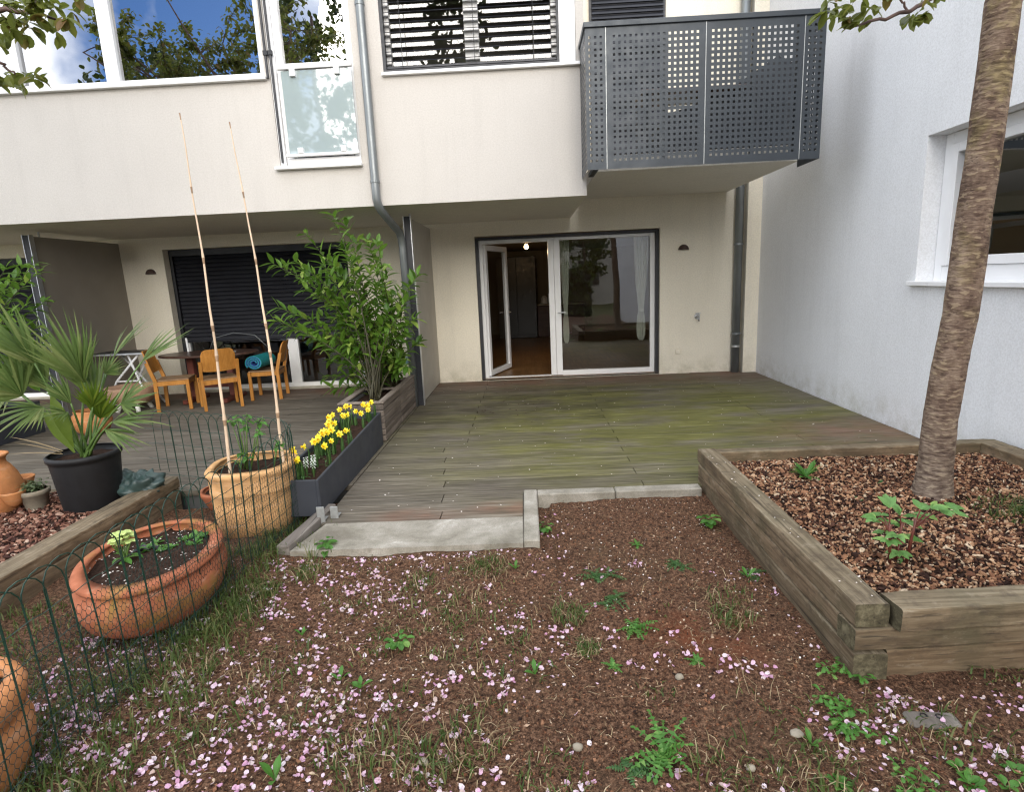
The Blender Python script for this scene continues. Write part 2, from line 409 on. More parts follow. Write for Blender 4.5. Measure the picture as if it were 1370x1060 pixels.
def soilmat():
    m, nt, b = newmat('bare_soil'); w = coords(nt, kind='World')
    f = noi(nt, w, 55, 6, .7)
    f2 = noi(nt, w, 150, 4, .7)
    col = ramp(nt, f, [(.34, (.018, .009, .005)), (.46, (.068, .035, .020)), (.56, (.14, .074, .043)), (.68, (.245, .142, .088))])
    col = mixc(nt, mapr(nt, f2, .56, .68, 0, .7), col, (.32, .19, .125))
    col = mixc(nt, mapr(nt, f2, .46, .36, 0, .8), col, (.010, .006, .005))
    big = noi(nt, w, 1.7, 5, .6)
    col = mixc(nt, mapr(nt, big, .50, .70, 0, .40), col, (.085, .056, .033))
    rd = mul(nt, blob(nt, (.78, 2.45), (.42, .36)), mapr(nt, noi(nt, w, 6, 5), .35, .6))
    col = mixc(nt, mul(nt, rd, .7), col, (.16, .05, .022))
    nt.links.new(col, b.inputs['Base Color']); b.inputs['Roughness'].default_value = .95; b.inputs['Specular IOR Level'].default_value = .15
    bump(nt, b, noi(nt, w, 75, 6, .75), .9, .012)
    return m
M['soil'] = soilmat()
def islmat(name, stops, rough=.8, trans=0, spec=.2):
    m, nt, b = newmat(name)
    col = ramp(nt, island(nt), stops)
    col = mixc(nt, mapr(nt, noi(nt, coords(nt), 120, 3), .35, .7, .35, 0), col, tuple(x*.4 for x in stops[0][1]))
    nt.links.new(col, b.inputs['Base Color']); b.inputs['Roughness'].default_value = rough; b.inputs['Specular IOR Level'].default_value = spec
    if trans:
        tl = N(nt, 'BsdfTranslucent'); nt.links.new(col, tl.inputs[0]); mx = N(nt, 'MixShader'); mx.inputs[0].default_value = trans
        nt.links.new(b.outputs[0], mx.inputs[1]); nt.links.new(tl.outputs[0], mx.inputs[2]); nt.links.new(mx.outputs[0], nt.nodes['Material Output'].inputs[0])
    return m
M['petal'] = islmat('cherry_petal', [(0, (.64, .34, .50)), (.3, (.78, .51, .66)), (.65, (.85, .66, .76)), (.88, (.85, .76, .79)), (1, (.60, .46, .38))], .6, .25)
M['petal_pale'] = islmat('dry_petal', [(0, (.75, .66, .58)), (1, (.8, .74, .70))], .7)
M['crumb'] = islmat('soil_crumb', [(0, (.016, .008, .006)), (.3, (.07, .031, .018)), (.6, (.18, .076, .038)), (.86, (.32, .17, .098)), (1, (.56, .44, .32))], .9)
M['chip'] = islmat('bark_chip', [(0, (.018, .009, .007)), (.27, (.06, .027, .018)), (.42, (.17, .075, .042)), (.66, (.34, .17, .092)), (.88, (.50, .30, .17)), (1, (.68, .54, .38))], .85)
M['chip_red'] = islmat('bark_chip_red', [(0, (.04, .018, .014)), (.3, (.13, .052, .036)), (.6, (.26, .12, .078)), (.9, (.42, .24, .17)), (1, (.60, .46, .36))], .85)
M['straw'] = islmat('dry_straw', [(0, (.13, .085, .045)), (.6, (.30, .22, .12)), (1, (.48, .38, .24))], .8)
M['stone'] = simple('pebble', (.27, .235, .18), .8, .2, 14, 0, .3, 40)
M['grass'] = leafmat('grass_blade', (.040, .070, .014), (.10, .15, .036), (.24, .22, .09), .35, .5)
M['weed'] = leafmat('weed_leaf', (.055, .155, .022), (.10, .26, .045), (.20, .34, .08), .35, .45)
M['weed_dark'] = leafmat('weed_leaf_dark', (.03, .085, .022), (.065, .15, .04), (.11, .20, .06), .3, .45)
M['peony'] = leafmat('peony_leaf', (.11, .25, .06), (.20, .38, .12), (.34, .48, .12), .35, .45)
M['redstem'] = simple('red_stem', (.13, .035, .022), .5, .3, 20)
M['laurel'] = leafmat('laurel_leaf', (.05, .12, .014), (.135, .25, .034), (.31, .40, .08), .35, .35)
M['cherry_leaf'] = leafmat('cherry_leaf', (.075, .09, .018), (.16, .19, .035), (.19, .10, .04), .45, .4)
M['palm'] = leafmat('palm_leaf', (.065, .12, .028), (.155, .215, .06), (.29, .31, .12), .3, .4)
M['palm_young'] = leafmat('palm_young', (.06, .12, .012), (.13, .19, .02), (.24, .27, .03), .35, .4)
M['palm_dead'] = simple('palm_dead', (.36, .27, .15), .8, .3, 12)
M['stem'] = simple('plant_stem', (.045, .04, .018), .6, .3, 15)
M['greenstem'] = simple('green_stem', (.09, .16, .035), .5, .25, 15)
M['daffodil'] = simple('daffodil_yellow', (.86, .70, .03), .5, .12, 30)
M['daff_trumpet'] = simple('daffodil_orange', (.86, .58, .012), .5, .12, 30)
M['white_petal'] = simple('white_flower', (.75, .78, .70), .6, .08, 30)
M['pale_flower'] = simple('hellebore_flower', (.42, .52, .16), .6, .2, 20)
M['purple'] = simple('dark_purple_leaf', (.03, .014, .035), .5, .3, 20)
M['hedge'] = leafmat('tree_leaf', (.018, .035, .008), (.06, .085, .016), (.10, .12, .03), .25, .5)
M['ground'] = simple('garden_ground', (.07, .075, .03), .95, .5, 2.5, 0, .6, 15, .1)

def barkmat():
    m, nt, b = newmat('cherry_bark'); w = coords(nt, kind='Object')
    ring = noi(nt, coords(nt, (20, 20, 62)), 1.0, 2, .5, .1)
    ring2 = noi(nt, coords(nt, (11, 11, 44)), 1.0, 3, .55, .15)
    blot = noi(nt, coords(nt, (2.2, 2.2, 1.6)), 4.2, 6, .65)
    base = ramp(nt, blot, [(.30, (.080, .050, .036)), (.48, (.165, .112, .080)), (.68, (.285, .212, .155))])
    col = mixc(nt, mapr(nt, ring2, .46, .36, 0, .45), base, (.050, .026, .021))
    col = mixc(nt, mapr(nt, ring, .58, .62, 0, .62), col, (.36, .275, .18))
    col = mixc(nt, mapr(nt, ring, .38, .345, 0, .6), col, (.035, .019, .016))
    li = mul(nt, mapr(nt, noi(nt, coords(nt, (1.4, 1.4, 1.3)), 5.0, 6, .7, .3), .50, .64), mapr(nt, sep(nt, w, 2), .7, 1.9, .1, 1))
    col = mixc(nt, mul(nt, li, .5), col, ramp(nt, ring, [(.35, (.12, .095, .04)), (.65, (.30, .245, .10))]))
    gy = mapr(nt, sep(nt, w, 2), .75, .05, 0, .5)
    col = mixc(nt, gy, col, ramp(nt, ring, [(.38, (.075, .058, .047)), (.5, (.165, .136, .108)), (.64, (.26, .222, .175))]))
    nt.links.new(col, b.inputs['Base Color']); b.inputs['Roughness'].default_value = .78; b.inputs['Specular IOR Level'].default_value = .25
    bump(nt, b, mul(nt, mapr(nt, ring, .35, .62), mul(nt, blot, .8), 'ADD'), .45, .007)
    return m
M['bark'] = barkmat()
M['twig'] = simple('twig_bark', (.085, .05, .04), .7, .3, 20)

# ================================================================== SETTING
# far ground, one sheet reaching well beyond the yard
g = MB(); g.quad((-90, -90, -.2), (90, -90, -.2), (90, 90, -.2), (-90, 90, -.2))
structure(g.build('ground', M['ground']))

def hgt(x, y):
    h = .020*noise.noise(V((x*1.3, y*1.3, 1.7)))+.016*noise.noise(V((x*4.1, y*4.1, 5.2)))+.009*noise.noise(V((x*13, y*13, 8.8)))+.008*noise.noise(V((x*30, y*30, 3.1)))
    k = 0
    if x < .12: k = max(0, 1-abs(y-3.33)/.45)*.042
    elif y > 3.6: k = min(1, (y-3.6)/.4)*.028
    return -.075+h*(1-8*k if k < .1 else .2)+k
# soil of the flower bed in front of the terrace
def soil_sheet(x0, x1, y0, y1, step, fn):
    nx = int((x1-x0)/step)+1; ny = int((y1-y0)/step)+1
    mb = MB(); mb.v = [(x0+i*step, y0+j*step, fn(x0+i*step, y0+j*step)) for j in range(ny) for i in range(nx)]
    mb.f = [(j*nx+i, j*nx+i+1, (j+1)*nx+i+1, (j+1)*nx+i) for j in range(ny-1) for i in range(nx-1)]
    return mb
structure(soil_sheet(-3.0, 3.6, .2, 4.34, .0135, hgt).build('soil', M['soil'], None, True))
o = soil_sheet(-7, 7, -6, .24, .12, lambda x, y: hgt(x, y)-.006).build('soil', M['soil'], None, True); structure(o)

# timber deck, both terraces
WY = 9.365
def deck_boards(mb, x0, x1, y0, y1, joints):
    pitch = .1625; k = 0; y = y0
    while y < y1-.02:
        ye = min(y+pitch, y1); js = [x0]
        for jx, par in joints:
            if k % 2 == par: js.append(jx+uni(-.012, .012)-(.12*(y-3.8) if jx < -.5 and jx > -1 and y < 5.6 else 0))
        js = sorted(js)+[x1]
        for a, bx in zip(js[:-1], js[1:]):
            if bx-a < .1: continue
            dz = uni(-.003, .0); t = uni(-.002, .002)
            Mx = Matrix.Translation((0, 0, dz))
            mb.bbox(a+.003, bx-.003, y+.0014, ye-.0014, -.05, 0, .002, Mx)
        y += pitch; k += 1
d = MB()
deck_boards(d, -1.50, -.075, 3.765, 4.252, [(-.66, 0)])
deck_boards(d, -1.50, 3.62, 4.252, 9.46, [(-.66, 1), (.87, 0), (2.6, 1)])
deck_boards(d, -6.40, -1.505, 4.55, 9.46, [(-4.9, 0), (-3.2, 1)])
deck_boards(d, -11.4, -6.405, 4.55, 9.46, [(-8.2, 0)])
structure(d.build('deck', M['deck']))
g = MB(); g.box(-11.4, 3.62, 4.6, 9.46, -.19, -.07); structure(g.build('deck_base', M['room_dark']))

# concrete step and kerbs
g = MB(); g.prism([(-1.545, 3.335), (-.075, 3.35), (-.078, 3.758), (-1.455, 3.745)], -.18, .006)
o = g.build('concrete_step', M['concrete']); tag(o, 'wide pale concrete step slab between the deck and the bare soil', 'step')
g = MB(); g.bbox(-.072, .030, 3.35, 4.235, -.18, .022, .008)
tag(g.build('kerb', M['concrete']), 'narrow concrete kerb stone running from step towards the house', 'kerb')
g = MB(); g.bbox(.033, .62, 4.138, 4.24, -.18, .018, .008)
tag(g.build('kerb', M['concrete']), 'concrete kerb stone along the deck edge, left one of two behind the soil corner', 'kerb')
g = MB(); g.bbox(.625, 1.27, 4.140, 4.243, -.18, .020, .008)
tag(g.build('kerb', M['concrete']), 'concrete kerb stone along the deck edge, ending at the raised tree bed', 'kerb')
# grey timber edging left of the step and the two metal plates
g = MB(); Mx = Matrix.Translation((-1.64, 3.36, 0)) @ Matrix.Rotation(-.11, 4, 'Z')
g.bbox(0, .085, 0, .70, -.16, .035, .006, Mx)
tag(g.build('timber_edging', M['timber_grey']), 'short grey timber edging board beside the concrete step and wire fence', 'edging')
for x, y, z, lab in ((-1.505, 3.80, .11, 'galvanised metal plate upright on the end of the grey timber edging'), (-1.43, 3.86, .085, 'small galvanised bracket on the deck corner at the foot of the dark trough')):
    g = MB(); g.bbox(x-.028, x+.028, y-.004, y+.004, -.06, z, .002); g.bbox(x-.028, x+.028, y, y+.07, .008, .014, .002)
    tag(g.build('metal_bracket', M['galv']), lab, 'bracket', 'metal brackets beside the step')

# ================================================================== BUILDING
bld = thing('apartment_building', 'cream rendered apartment building with overhanging upper floor and side wing', 'building', (0, 9.4, 0))
FY = 6.95; SZ = 2.526; CZ = 2.79; RX = 3.63; TOP = 7.0; X0 = -12.0
def wall_with_holes(mb, x0, x1, z0, z1, y, thick, holes):          # a wall in the XZ plane, front at y, with rectangular openings
    xs = sorted({x0, x1, *[h[0] for h in holes], *[h[1] for h in holes]}); zs = sorted({z0, z1, *[h[2] for h in holes], *[h[3] for h in holes]})
    xs = [x for x in xs if x0 <= x <= x1]; zs = [z for z in zs if z0 <= z <= z1]
    def hole(a, b): return any(h[0] <= a and h[1] >= b[0] and h[2] <= b[1] and h[3] >= b[2] for h in holes)
    solid = lambda i, j: not any(h[0] <= xs[i]+1e-6 and h[1] >= xs[i+1]-1e-6 and h[2] <= zs[j]+1e-6 and h[3] >= zs[j+1]-1e-6 for h in holes)
    for i in range(len(xs)-1):
        for j in range(len(zs)-1):
            if solid(i, j):
                mb.quad((xs[i], y, zs[j]), (xs[i+1], y, zs[j]), (xs[i+1], y, zs[j+1]), (xs[i], y, zs[j+1]))
    for h in holes:
        a, b, c, e = h[0], h[1], max(h[2], z0), min(h[3], z1)
        mb.quad((a, y, c), (a, y+thick, c), (a, y+thick, e), (a, y, e)); mb.quad((b, y, c), (b, y, e), (b, y+thick, e), (b, y+thick, c))
        if h[3] < z1: mb.quad((a, y, e), (a, y+thick, e), (b, y+thick, e), (b, y, e))
        if h[2] > z0: mb.quad((a, y, c), (b, y, c), (b, y+thick, c), (a, y+thick, c))
DOOR = (-.765, 2.135, 0, 2.305)
NB = (-5.757, -2.80, 0, 2.335)
LB = (-10.6, -7.70, 0, 2.32)
w = MB(); wall_with_holes(w, X0, RX, -.1, CZ, WY, .30, [DOOR, NB, LB]); w.build('wall', M['wall'], bld)
# upper facade
W1 = (-9.2, -2.80, 3.955, 5.6); W2 = (-2.74, -1.80, 3.00, 5.6); W3 = (-1.47, .66, 3.925, 5.6)
w = MB(); wall_with_holes(w, X0, .75, SZ, TOP, FY, .2, [W1, W2, W3])
w.quad((.75, FY, SZ), (.75, WY, SZ), (.75, WY, TOP), (.75, FY, TOP)); w.build('wall', M['facade'], bld)
w = MB(); w.quad((X0, FY, SZ), (X0, WY, SZ), (.75, WY, SZ), (.75, FY, SZ)); w.build('soffit', M['soffit'], bld)
w = MB(); w.quad((.75, WY, CZ), (RX, WY, CZ), (RX, WY, TOP), (.75, WY, TOP)); w.build('wall', M['wall'], bld)
# roof deck so the rooms are closed
w = MB(); w.box(X0, .75, FY+.3, 18, TOP, TOP+.2); w.box(.75, 9, WY, 18, TOP, TOP+.2); w.build('roof', M['soffit'], bld)
# side wing with its window
SY0, SY1, SWZ0, SWZ1 = 2.9, 5.56, 1.425, 2.705
w = MB()
ys = [-4.5, SY0, SY1, WY+.01]; zs = [-.2, SWZ0, SWZ1, TOP]
for i in range(3):
    for j in range(3):
        if i == 1 and j == 1: continue
        w.quad((RX, ys[i], zs[j]), (RX, ys[i], zs[j+1]), (RX, ys[i+1], zs[j+1]), (RX, ys[i+1], zs[j]))
T = .30
w.quad((RX, SY1, SWZ0), (RX, SY1, SWZ1), (RX+T, SY1, SWZ1), (RX+T, SY1, SWZ0)); w.quad((RX, SY0, SWZ0), (RX+T, SY0, SWZ0), (RX+T, SY0, SWZ1), (RX, SY0, SWZ1))
w.quad((RX, SY0, SWZ1), (RX+T, SY0, SWZ1), (RX+T, SY1, SWZ1), (RX, SY1, SWZ1)); w.quad((RX, SY0, SWZ0), (RX, SY1, SWZ0), (RX+T, SY1, SWZ0), (RX+T, SY0, SWZ0))
w.quad((RX, -4.5, -.2), (RX+8, -4.5, -.2), (RX+8, -4.5, TOP), (RX, -4.5, TOP)); w.quad((RX, -4.5, TOP), (RX+8, -4.5, TOP), (RX+8, WY, TOP), (RX, WY, TOP))
tag(w.build('side_wall', M['wall_white'], bld), 'white rendered wall of the side wing')
# narrow pilaster in the corner beside the downpipe
w = MB(); w.box(3.42, RX-.001, WY-.16, WY+.02, -.1, TOP); w.build('corner_pilaster', M['wall'], bld)

def frame_rect(mb, x0, x1, z0, z1, y0, y1, t):                      # four bars round a rectangle in the XZ plane
    mb.bbox(x0, x0+t, y0, y1, z0, z1, .004); mb.bbox(x1-t, x1, y0, y1, z0, z1, .004)
    mb.bbox(x0+t, x1-t, y0+.001, y1-.001, z1-t, z1-.001, .004); mb.bbox(x0+t, x1-t, y0+.001, y1-.001, z0+.001, z0+t, .004)
def room_box(x0, x1, y0, y1, z0, z1, mat, name='room_shell'):
    b = MB()
    b.quad((x0, y0, z0), (x0, y1, z0), (x0, y1, z1), (x0, y0, z1)); b.quad((x1, y0, z0), (x1, y0, z1), (x1, y1, z1), (x1, y1, z0))
    b.quad((x0, y1, z0), (x1, y1, z0), (x1, y1, z1), (x0, y1, z1)); b.quad((x0, y0, z1), (x0, y1, z1), (x1, y1, z1), (x1, y0, z1))
    b.quad((x0, y0, z0), (x1, y0, z0), (x1, y1, z0), (x0, y1, z0))
    return b.build(name, mat, bld)

# ---- terrace door of the middle flat
for a in ((-.762, -.715, 0, 2.29), (2.085, 2.132, 0, 2.29), (-.714, 2.084, 2.25, 2.292)):
    rails = MB(); rails.box(a[0], a[1], WY+.05, WY+.17, a[2], a[3]); rails.build('blind_guide', M['dark_rail'], bld)
fr = MB(); DY = WY+.13; DE = WY+.21
fr.bbox(-.715, -.655, DY, DE, .0, 2.25, .004); fr.bbox(2.01, 2.085, DY, DE, 0, 2.25, .004)
fr.bbox(.385, .475, DY, DE, .03, 2.25, .004); fr.bbox(.478, .575, DY-.006, DE, .03, 2.25, .004)
fr.bbox(-.655, .385, DY, DE, 2.19, 2.249, .004); fr.bbox(.575, 2.01, DY, DE, 2.20, 2.249, .004)
fr.bbox(-.655, .385, DY, DE, .0, .035, .004); fr.bbox(.575, 2.01, DY, DE, .0, .10, .004)
door = fr.build('terrace_door', M['white_frame'], bld)
g = MB(); g.quad((.575, DY+.04, .10), (2.01, DY+.04, .10), (2.01, DY+.04, 2.20), (.575, DY+.04, 2.20)); g.build('pane', M['glass'], door)
# open leaf, hinged on the left, swung into the room
hin = V((-.652, DE, 0)); far = V((-.335, DE+.93, 0)); dv = (far-hin).normalized()
Mx = Matrix.Translation(hin) @ Matrix.Rotation(math.atan2(dv.y, dv.x), 4, 'Z')
L = 1.0
lf = MB()
for a in ((0, .085, .045, 2.185), (L-.085, L, .045, 2.185)): lf.bbox(a[0], a[1], -.035, .035, a[2], a[3], .004, Mx)
lf.bbox(.085, L-.085, -.034, .034, .046, .13, .004, Mx); lf.bbox(.085, L-.085, -.034, .034, 2.10, 2.184, .004, Mx)
leafo = lf.build('door_leaf', M['white_frame'], bld)
g = MB(); g.add([Mx @ V(p) for p in ((.085, 0, .13), (L-.085, 0, .13), (L-.085, 0, 2.10), (.085, 0, 2.10))], [(0, 1, 2, 3)]); g.build('pane', M['glass'], leafo)
g = MB(); g.tube([Mx @ V(p) for p in ((L-.045, -.03, 1.05), (L-.045, -.075, 1.05), (L-.17, -.075, 1.05))], .009, 8)
g.bbox(L-.065, L-.03, -.045, -.03, .98, 1.12, .003, Mx); g.build('handle', M['alu'], leafo)
g = MB(); g.tube([(.525, DY-.005, 1.06), (.525, DY-.05, 1.06), (.64, DY-.05, 1.06)], .009, 8); g.build('handle', M['alu'], door)
# living room behind it
RY0, RY1 = WY+.301, 17.4
room_box(-1.45, 3.5, RY0, RY1, .02, 2.42, M['room'])
g = MB(); g.quad((-1.45, RY0-.30, .024), (3.5, RY0-.30, .024), (3.5, RY1, .024), (-1.45, RY1, .024)); structure(g.build('floor', M['parquet']))
t = thing('kitchen_cupboard', 'tall black fridge cupboard at the back of the room behind the open door', 'cupboard', (-.1, 16.2, .024))
g = MB(); g.bbox(-.75, .30, 15.9, 16.6, .03, 2.22, .01); g.build('carcass', M['cab'], t)
for x in (-.745, -.218): g = MB(); g.bbox(x, x+.515, 15.87, 15.899, .12, 2.2, .006); g.build('door', M['cab'], t)
t = thing('kitchen_counter', 'kitchen counter with pale worktop beside the black cupboard in the room', 'counter', (.7, 16.2, .024))
g = MB(); g.bbox(.32, 1.6, 16.0, 16.6, .03, .88, .01); g.build('cabinet', M['table_top'], t)
g = MB(); g.bbox(.32, 1.62, 15.97, 16.62, .885, .925, .008); g.build('worktop', M['room'], t)
g = MB(); g.lathe([(.09, 0), (.10, .02), (.085, .16), (.05, .2), (.01, .22)], (.52, 16.2, .93), 16); tag(g.build('kettle', M['white_frame'], None, True), 'white kettle standing on the kitchen counter', 'kettle')
g = MB(); g.bbox(.62, 1.0, 16.25, 16.5, .93, 1.2, .02); tag(g.build('microwave', M['alu']), 'small grey microwave on the kitchen counter', 'microwave')
# pendant bulb, lit
bp = at(704, 330, 11.6)
t = thing('pendant_lamp', 'bare lit light bulb hanging from the ceiling inside the open door', 'lamp', bp)
g = MB(); g.tube([bp+V((0, 0, .09)), (bp.x, bp.y, 2.418)], .004, 6); g.build('cord', M['dark_rail'], t)
g = MB(); g.lathe([(.018, 0), (.02, .06)], bp+V((0, 0, .04)), 10, cap1=True); g.build('socket', M['dark_rail'], t)
em = bpy.data.materials.new('bulb_glow'); em.use_nodes = True; b_ = em.node_tree.nodes['Principled BSDF']; b_.inputs['Emission Color'].default_value = (1, .62, .25, 1); b_.inputs['Emission Strength'].default_value = 18
g = MB(); g.lathe([(.012, -.045), (.035, -.03), (.045, 0), (.03, .03), (.018, .05)], bp, 16, cap1=True); g.build('bulb', em, t, True)
ld = bpy.data.lights.new('bulb_light', 'POINT'); ld.energy = 14; ld.color = (1, .66, .34); ld.shadow_soft_size = .06
lo = bpy.data.objects.new('bulb_light', ld); COL.objects.link(lo); lo.location = bp+V((0, 0, -.12))
# curtains tied back
def curtain(x, w0, label):
    mb = MB(); n = 36; y0 = DE+.1
    prof = [(2.38, w0), (1.9, w0*.95), (1.45, w0*.72), (1.12, w0*.42), (1.02, w0*.36), (.94, w0*.52), (.75, w0*.62), (.62, w0*.58), (.56, w0*.42), (.53, w0*.2)]
    rows = []
    for z, ww in prof:
        row = []
        for k in range(n+1):
            a = k/n; amp = .030*(.5+ww/w0*.5)
            row.append((x+(a-.5)*ww, y0+amp*math.sin(a*PI*9+z)+(.05 if z < .95 else 0)*math.sin(a*PI), z))
        rows.append(row)
    vs = [p for r in rows for p in r]; m = n+1
    mb.add(vs, [(i*m+k, i*m+k+1, (i+1)*m+k+1, (i+1)*m+k) for i in range(len(rows)-1) for k in range(n)])
    t = thing('curtain', label, 'curtain', (x, y0, 0), 'tied curtains inside the terrace door')
    mb.build('cloth', M['curtain'], t, True)
    g = MB(); g.lathe([(w0*.2, -.025), (w0*.215, 0), (w0*.2, .025)], (x, y0, 1.03), 20, 1, .42, cap0=False); g.build('tieback', M['curtain'], t, True)
curtain(.66, .16, 'narrow pale curtain knotted beside the middle door mullion')
curtain(1.90, .23, 'wide pale curtain knotted at the right end of the glass pane')

# ---- neighbour's door under the half-lowered blind
def blind(x0, x1, z0, z1, y, pitch, depth, tilt, name='blind'):
    mb = MB(); n = int((z1-z0)/pitch)
    for i in range(n):
        z = z0+(i+.5)*pitch; c, s = math.cos(tilt)*depth/2, math.sin(tilt)*depth/2
        vs = [(x, yy, zz) for x in (x0, x1) for yy, zz in ((y-c, z-s), (y-c*.3, z-s*.3+.006), (y+c*.3, z+s*.3+.006), (y+c, z+s), (y, z-.002))]
        mb.add(vs, [(0, 1, 6, 5), (1, 2, 7, 6), (2, 3, 8, 7), (3, 4, 9, 8), (4, 0, 5, 9)])
    mb.bbox(x0, x1, y-.015, y+.015, z0-.03, z0-.004, .004)
    return mb
BY = WY+.185
bl = blind(NB[0]+.06, NB[1]-.06, .86, NB[3]-.03, BY, .066, .072, 1.15).build('blind', M['blind'], bld)
for a, b in ((NB[0]+.003, NB[0]+.055), (NB[1]-.055, NB[1]-.003)): g = MB(); g.box(a, b, WY+.14, WY+.215, 0, NB[3]-.004); g.build('blind_guide', M['dark_rail'], bl)
fr = MB(); frame_rect(fr, NB[0]+.01, NB[1]-.01, .0, NB[3]-.01, WY+.225, WY+.295, .07); fr.bbox(-4.02, -3.84, WY+.222, WY+.293, .071, 2.2, .004)
nd = fr.build('terrace_door', M['white_frame'], bld)
for a, b in ((NB[0]+.08, -4.02), (-3.84, NB[1]-.08)):
    g = MB(); g.quad((a, WY+.26, .07), (b, WY+.26, .07), (b, WY+.26, 2.25), (a, WY+.26, 2.25)); g.build('pane', M['glass'], nd)
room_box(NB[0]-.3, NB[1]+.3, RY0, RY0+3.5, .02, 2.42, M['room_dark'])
for q in (NB, LB):
    g = MB(); g.box(q[0]+.056, q[1]-.056, WY+.13, WY+.22, q[3]-.10, q[3]-.003); g.build('blind_box', M['dark_rail'], bld)
# far-left flat
bl = blind(LB[0]+.06, LB[1]-.06, .60, LB[3]-.03, BY, .066, .072, 1.15).build('blind', M['blind'], bld)
fr = MB(); frame_rect(fr, LB[0]+.01, LB[1]-.01, .0, LB[3]-.01, WY+.225, WY+.295, .07); nd = fr.build('terrace_door', M['white_frame'], bld)
g = MB(); g.quad((LB[0]+.08, WY+.26, .07), (LB[1]-.08, WY+.26, .07), (LB[1]-.08, WY+.26, 2.25), (LB[0]+.08, WY+.26, 2.25)); g.build('pane', M['glass'], nd)
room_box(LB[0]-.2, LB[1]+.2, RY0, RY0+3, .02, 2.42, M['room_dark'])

# ---- upper windows
def upper_window(x0, x1, z0, z1, bars, sill=(None), y=FY, frame=.075, glassmat='glass_up', rm='room_dark', inset=.06):
    fr = MB(); frame_rect(fr, x0+.002, x1-.002, z0+.002, z1-.002, y+inset, y+inset+.08, frame)
    edges = [x0+frame]
    for a, b in bars: fr.bbox(a, b, y+inset-.004, y+inset+.078, z0+frame, z1-frame, .004); edges += [a, b]
    edges.append(x1-frame)
    wo = fr.build('window', M['white_frame'], bld)
    for a, b in zip(edges[::2], edges[1::2]):
        g = MB(); yy = y+inset+.045
        g.quad((a, yy, z0+frame), (b, yy, z0+frame), (b, yy, z1-frame), (a, yy, z1-frame)); g.build('pane', M[glassmat], wo)
    return wo
wo = upper_window(*W1, [(-8.0, -7.85), (-5.72, -5.58), (-4.61, -4.46)], inset=.03, frame=.055)
g = MB(); g.bbox(-9.25, -2.775, FY-.055, FY+.04, W1[2]-.035, W1[2]-.001, .005); g.build('sill', M['white_frame'], wo)
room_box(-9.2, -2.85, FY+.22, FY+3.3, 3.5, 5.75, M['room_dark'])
for x, z0 in ((-2.70, 3.04), (-2.755, 3.93)):
    g = MB(); g.tube([(x, FY-.03, z0), (x, FY-.03, 5.6)], .014, 8); g.bbox(x-.02, x+.03, FY-.05, FY-.02, 4.16, 4.21, .004); g.build('blind_guide', M['dark_rail'], bld)
wo = upper_window(-2.67, -1.80, 3.0, 5.6, [], inset=.03, frame=.075)
g = MB(); g.bbox(-2.735, -2.672, FY+.001, FY+.09, 3.0, 5.6, .004); g.bbox(-2.60, -1.88, FY+.028, FY+.07, 4.02, 4.09, .004); g.build('frame', M['white_frame'], wo)
g = MB(); g.bbox(-2.79, -1.79, FY-.07, FY+.03, 2.965, 2.998, .005); g.bbox(-2.62, -1.80, FY-.02, FY+.03, 2.9985, 3.085, .004); g.build('sill', M['white_frame'], wo)
for z0, z1, c0, c1 in ((3.995, 4.035, 3.92, 3.994), (3.09, 3.12, 3.121, 3.18)):
    g = MB(); g.bbox(-2.63, -1.80, FY-.085, FY-.04, z0, z1, .004); gr = g.build('guard_rail', M['white_frame'], bld)
    for x in (-2.46, -1.97): g = MB(); g.bbox(x-.03, x+.03, FY-.095, FY-.03, c0, c1, .003); g.build('clip', M['white_frame'], gr)
g = MB(); g.quad((-2.595, FY-.06, 3.125), (-1.815, FY-.06, 3.125), (-1.815, FY-.06, 3.985), (-2.595, FY-.06, 3.985))
g.quad((-2.595, FY-.048, 3.125), (-2.595, FY-.048, 3.985), (-1.815, FY-.048, 3.985), (-1.815, FY-.048, 3.125))
tag(g.build('guard_glass', M['frost'], wo), 'frosted glass guard panel')
room_box(-2.8, -1.7, FY+.22, FY+3, 2.9, 5.75, M['room_dark'])
wo = upper_window(W3[0], W3[1]-.18, W3[2], W3[3], [(-.56, -.40)], inset=.10, frame=.08, glassmat='glass_blind')
g = MB(); g.box(.481, .655, FY+.002, FY+.12, W3[2]+.001, 5.598); g.build('frame', M['white_frame'], wo)
g = MB(); g.bbox(-1.485, .70, FY-.05, FY+.04, W3[2]-.035, W3[2]-.001, .005); g.build('sill', M['white_frame'], wo)
for a in ((-1.468, -1.435, W3[2], 5.6), (.455, .479, W3[2], 5.6), (-1.434, .454, W3[2]+.003, W3[2]+.035)):
    g = MB(); g.box(a[0], a[1], FY+.004, FY+.075, a[2], a[3]); g.build('blind_guide', M['dark_rail'], wo)
bg = blind(-1.432, .452, W3[2]+.075, 5.5, FY+.035, .098, .075, .42)
b3 = bg.build('blind', M['blind'], wo); 
for x in (.2, -.45, -1.25): g = MB(); g.tube([(x, FY+.0, W3[2]+.03), (x, FY+.0, 5.5)], .0035, 5); g.build('blind_cord', M['dark_rail'], wo)
room_box(-1.5, .6, FY+.3, FY+2.3, 3.4, 5.75, M['room'])
# balcony door blind on the recessed upper wall
g = MB()
g.box(1.09, 2.19, WY-.045, WY-.002, 3.1, 6.2); bb = g.build('balcony_door', M['dark_rail'], bld)
blind(1.12, 2.16, 3.14, 6.15, WY-.06, .066, .06, 1.1).build('blind', M['blind'], bb)

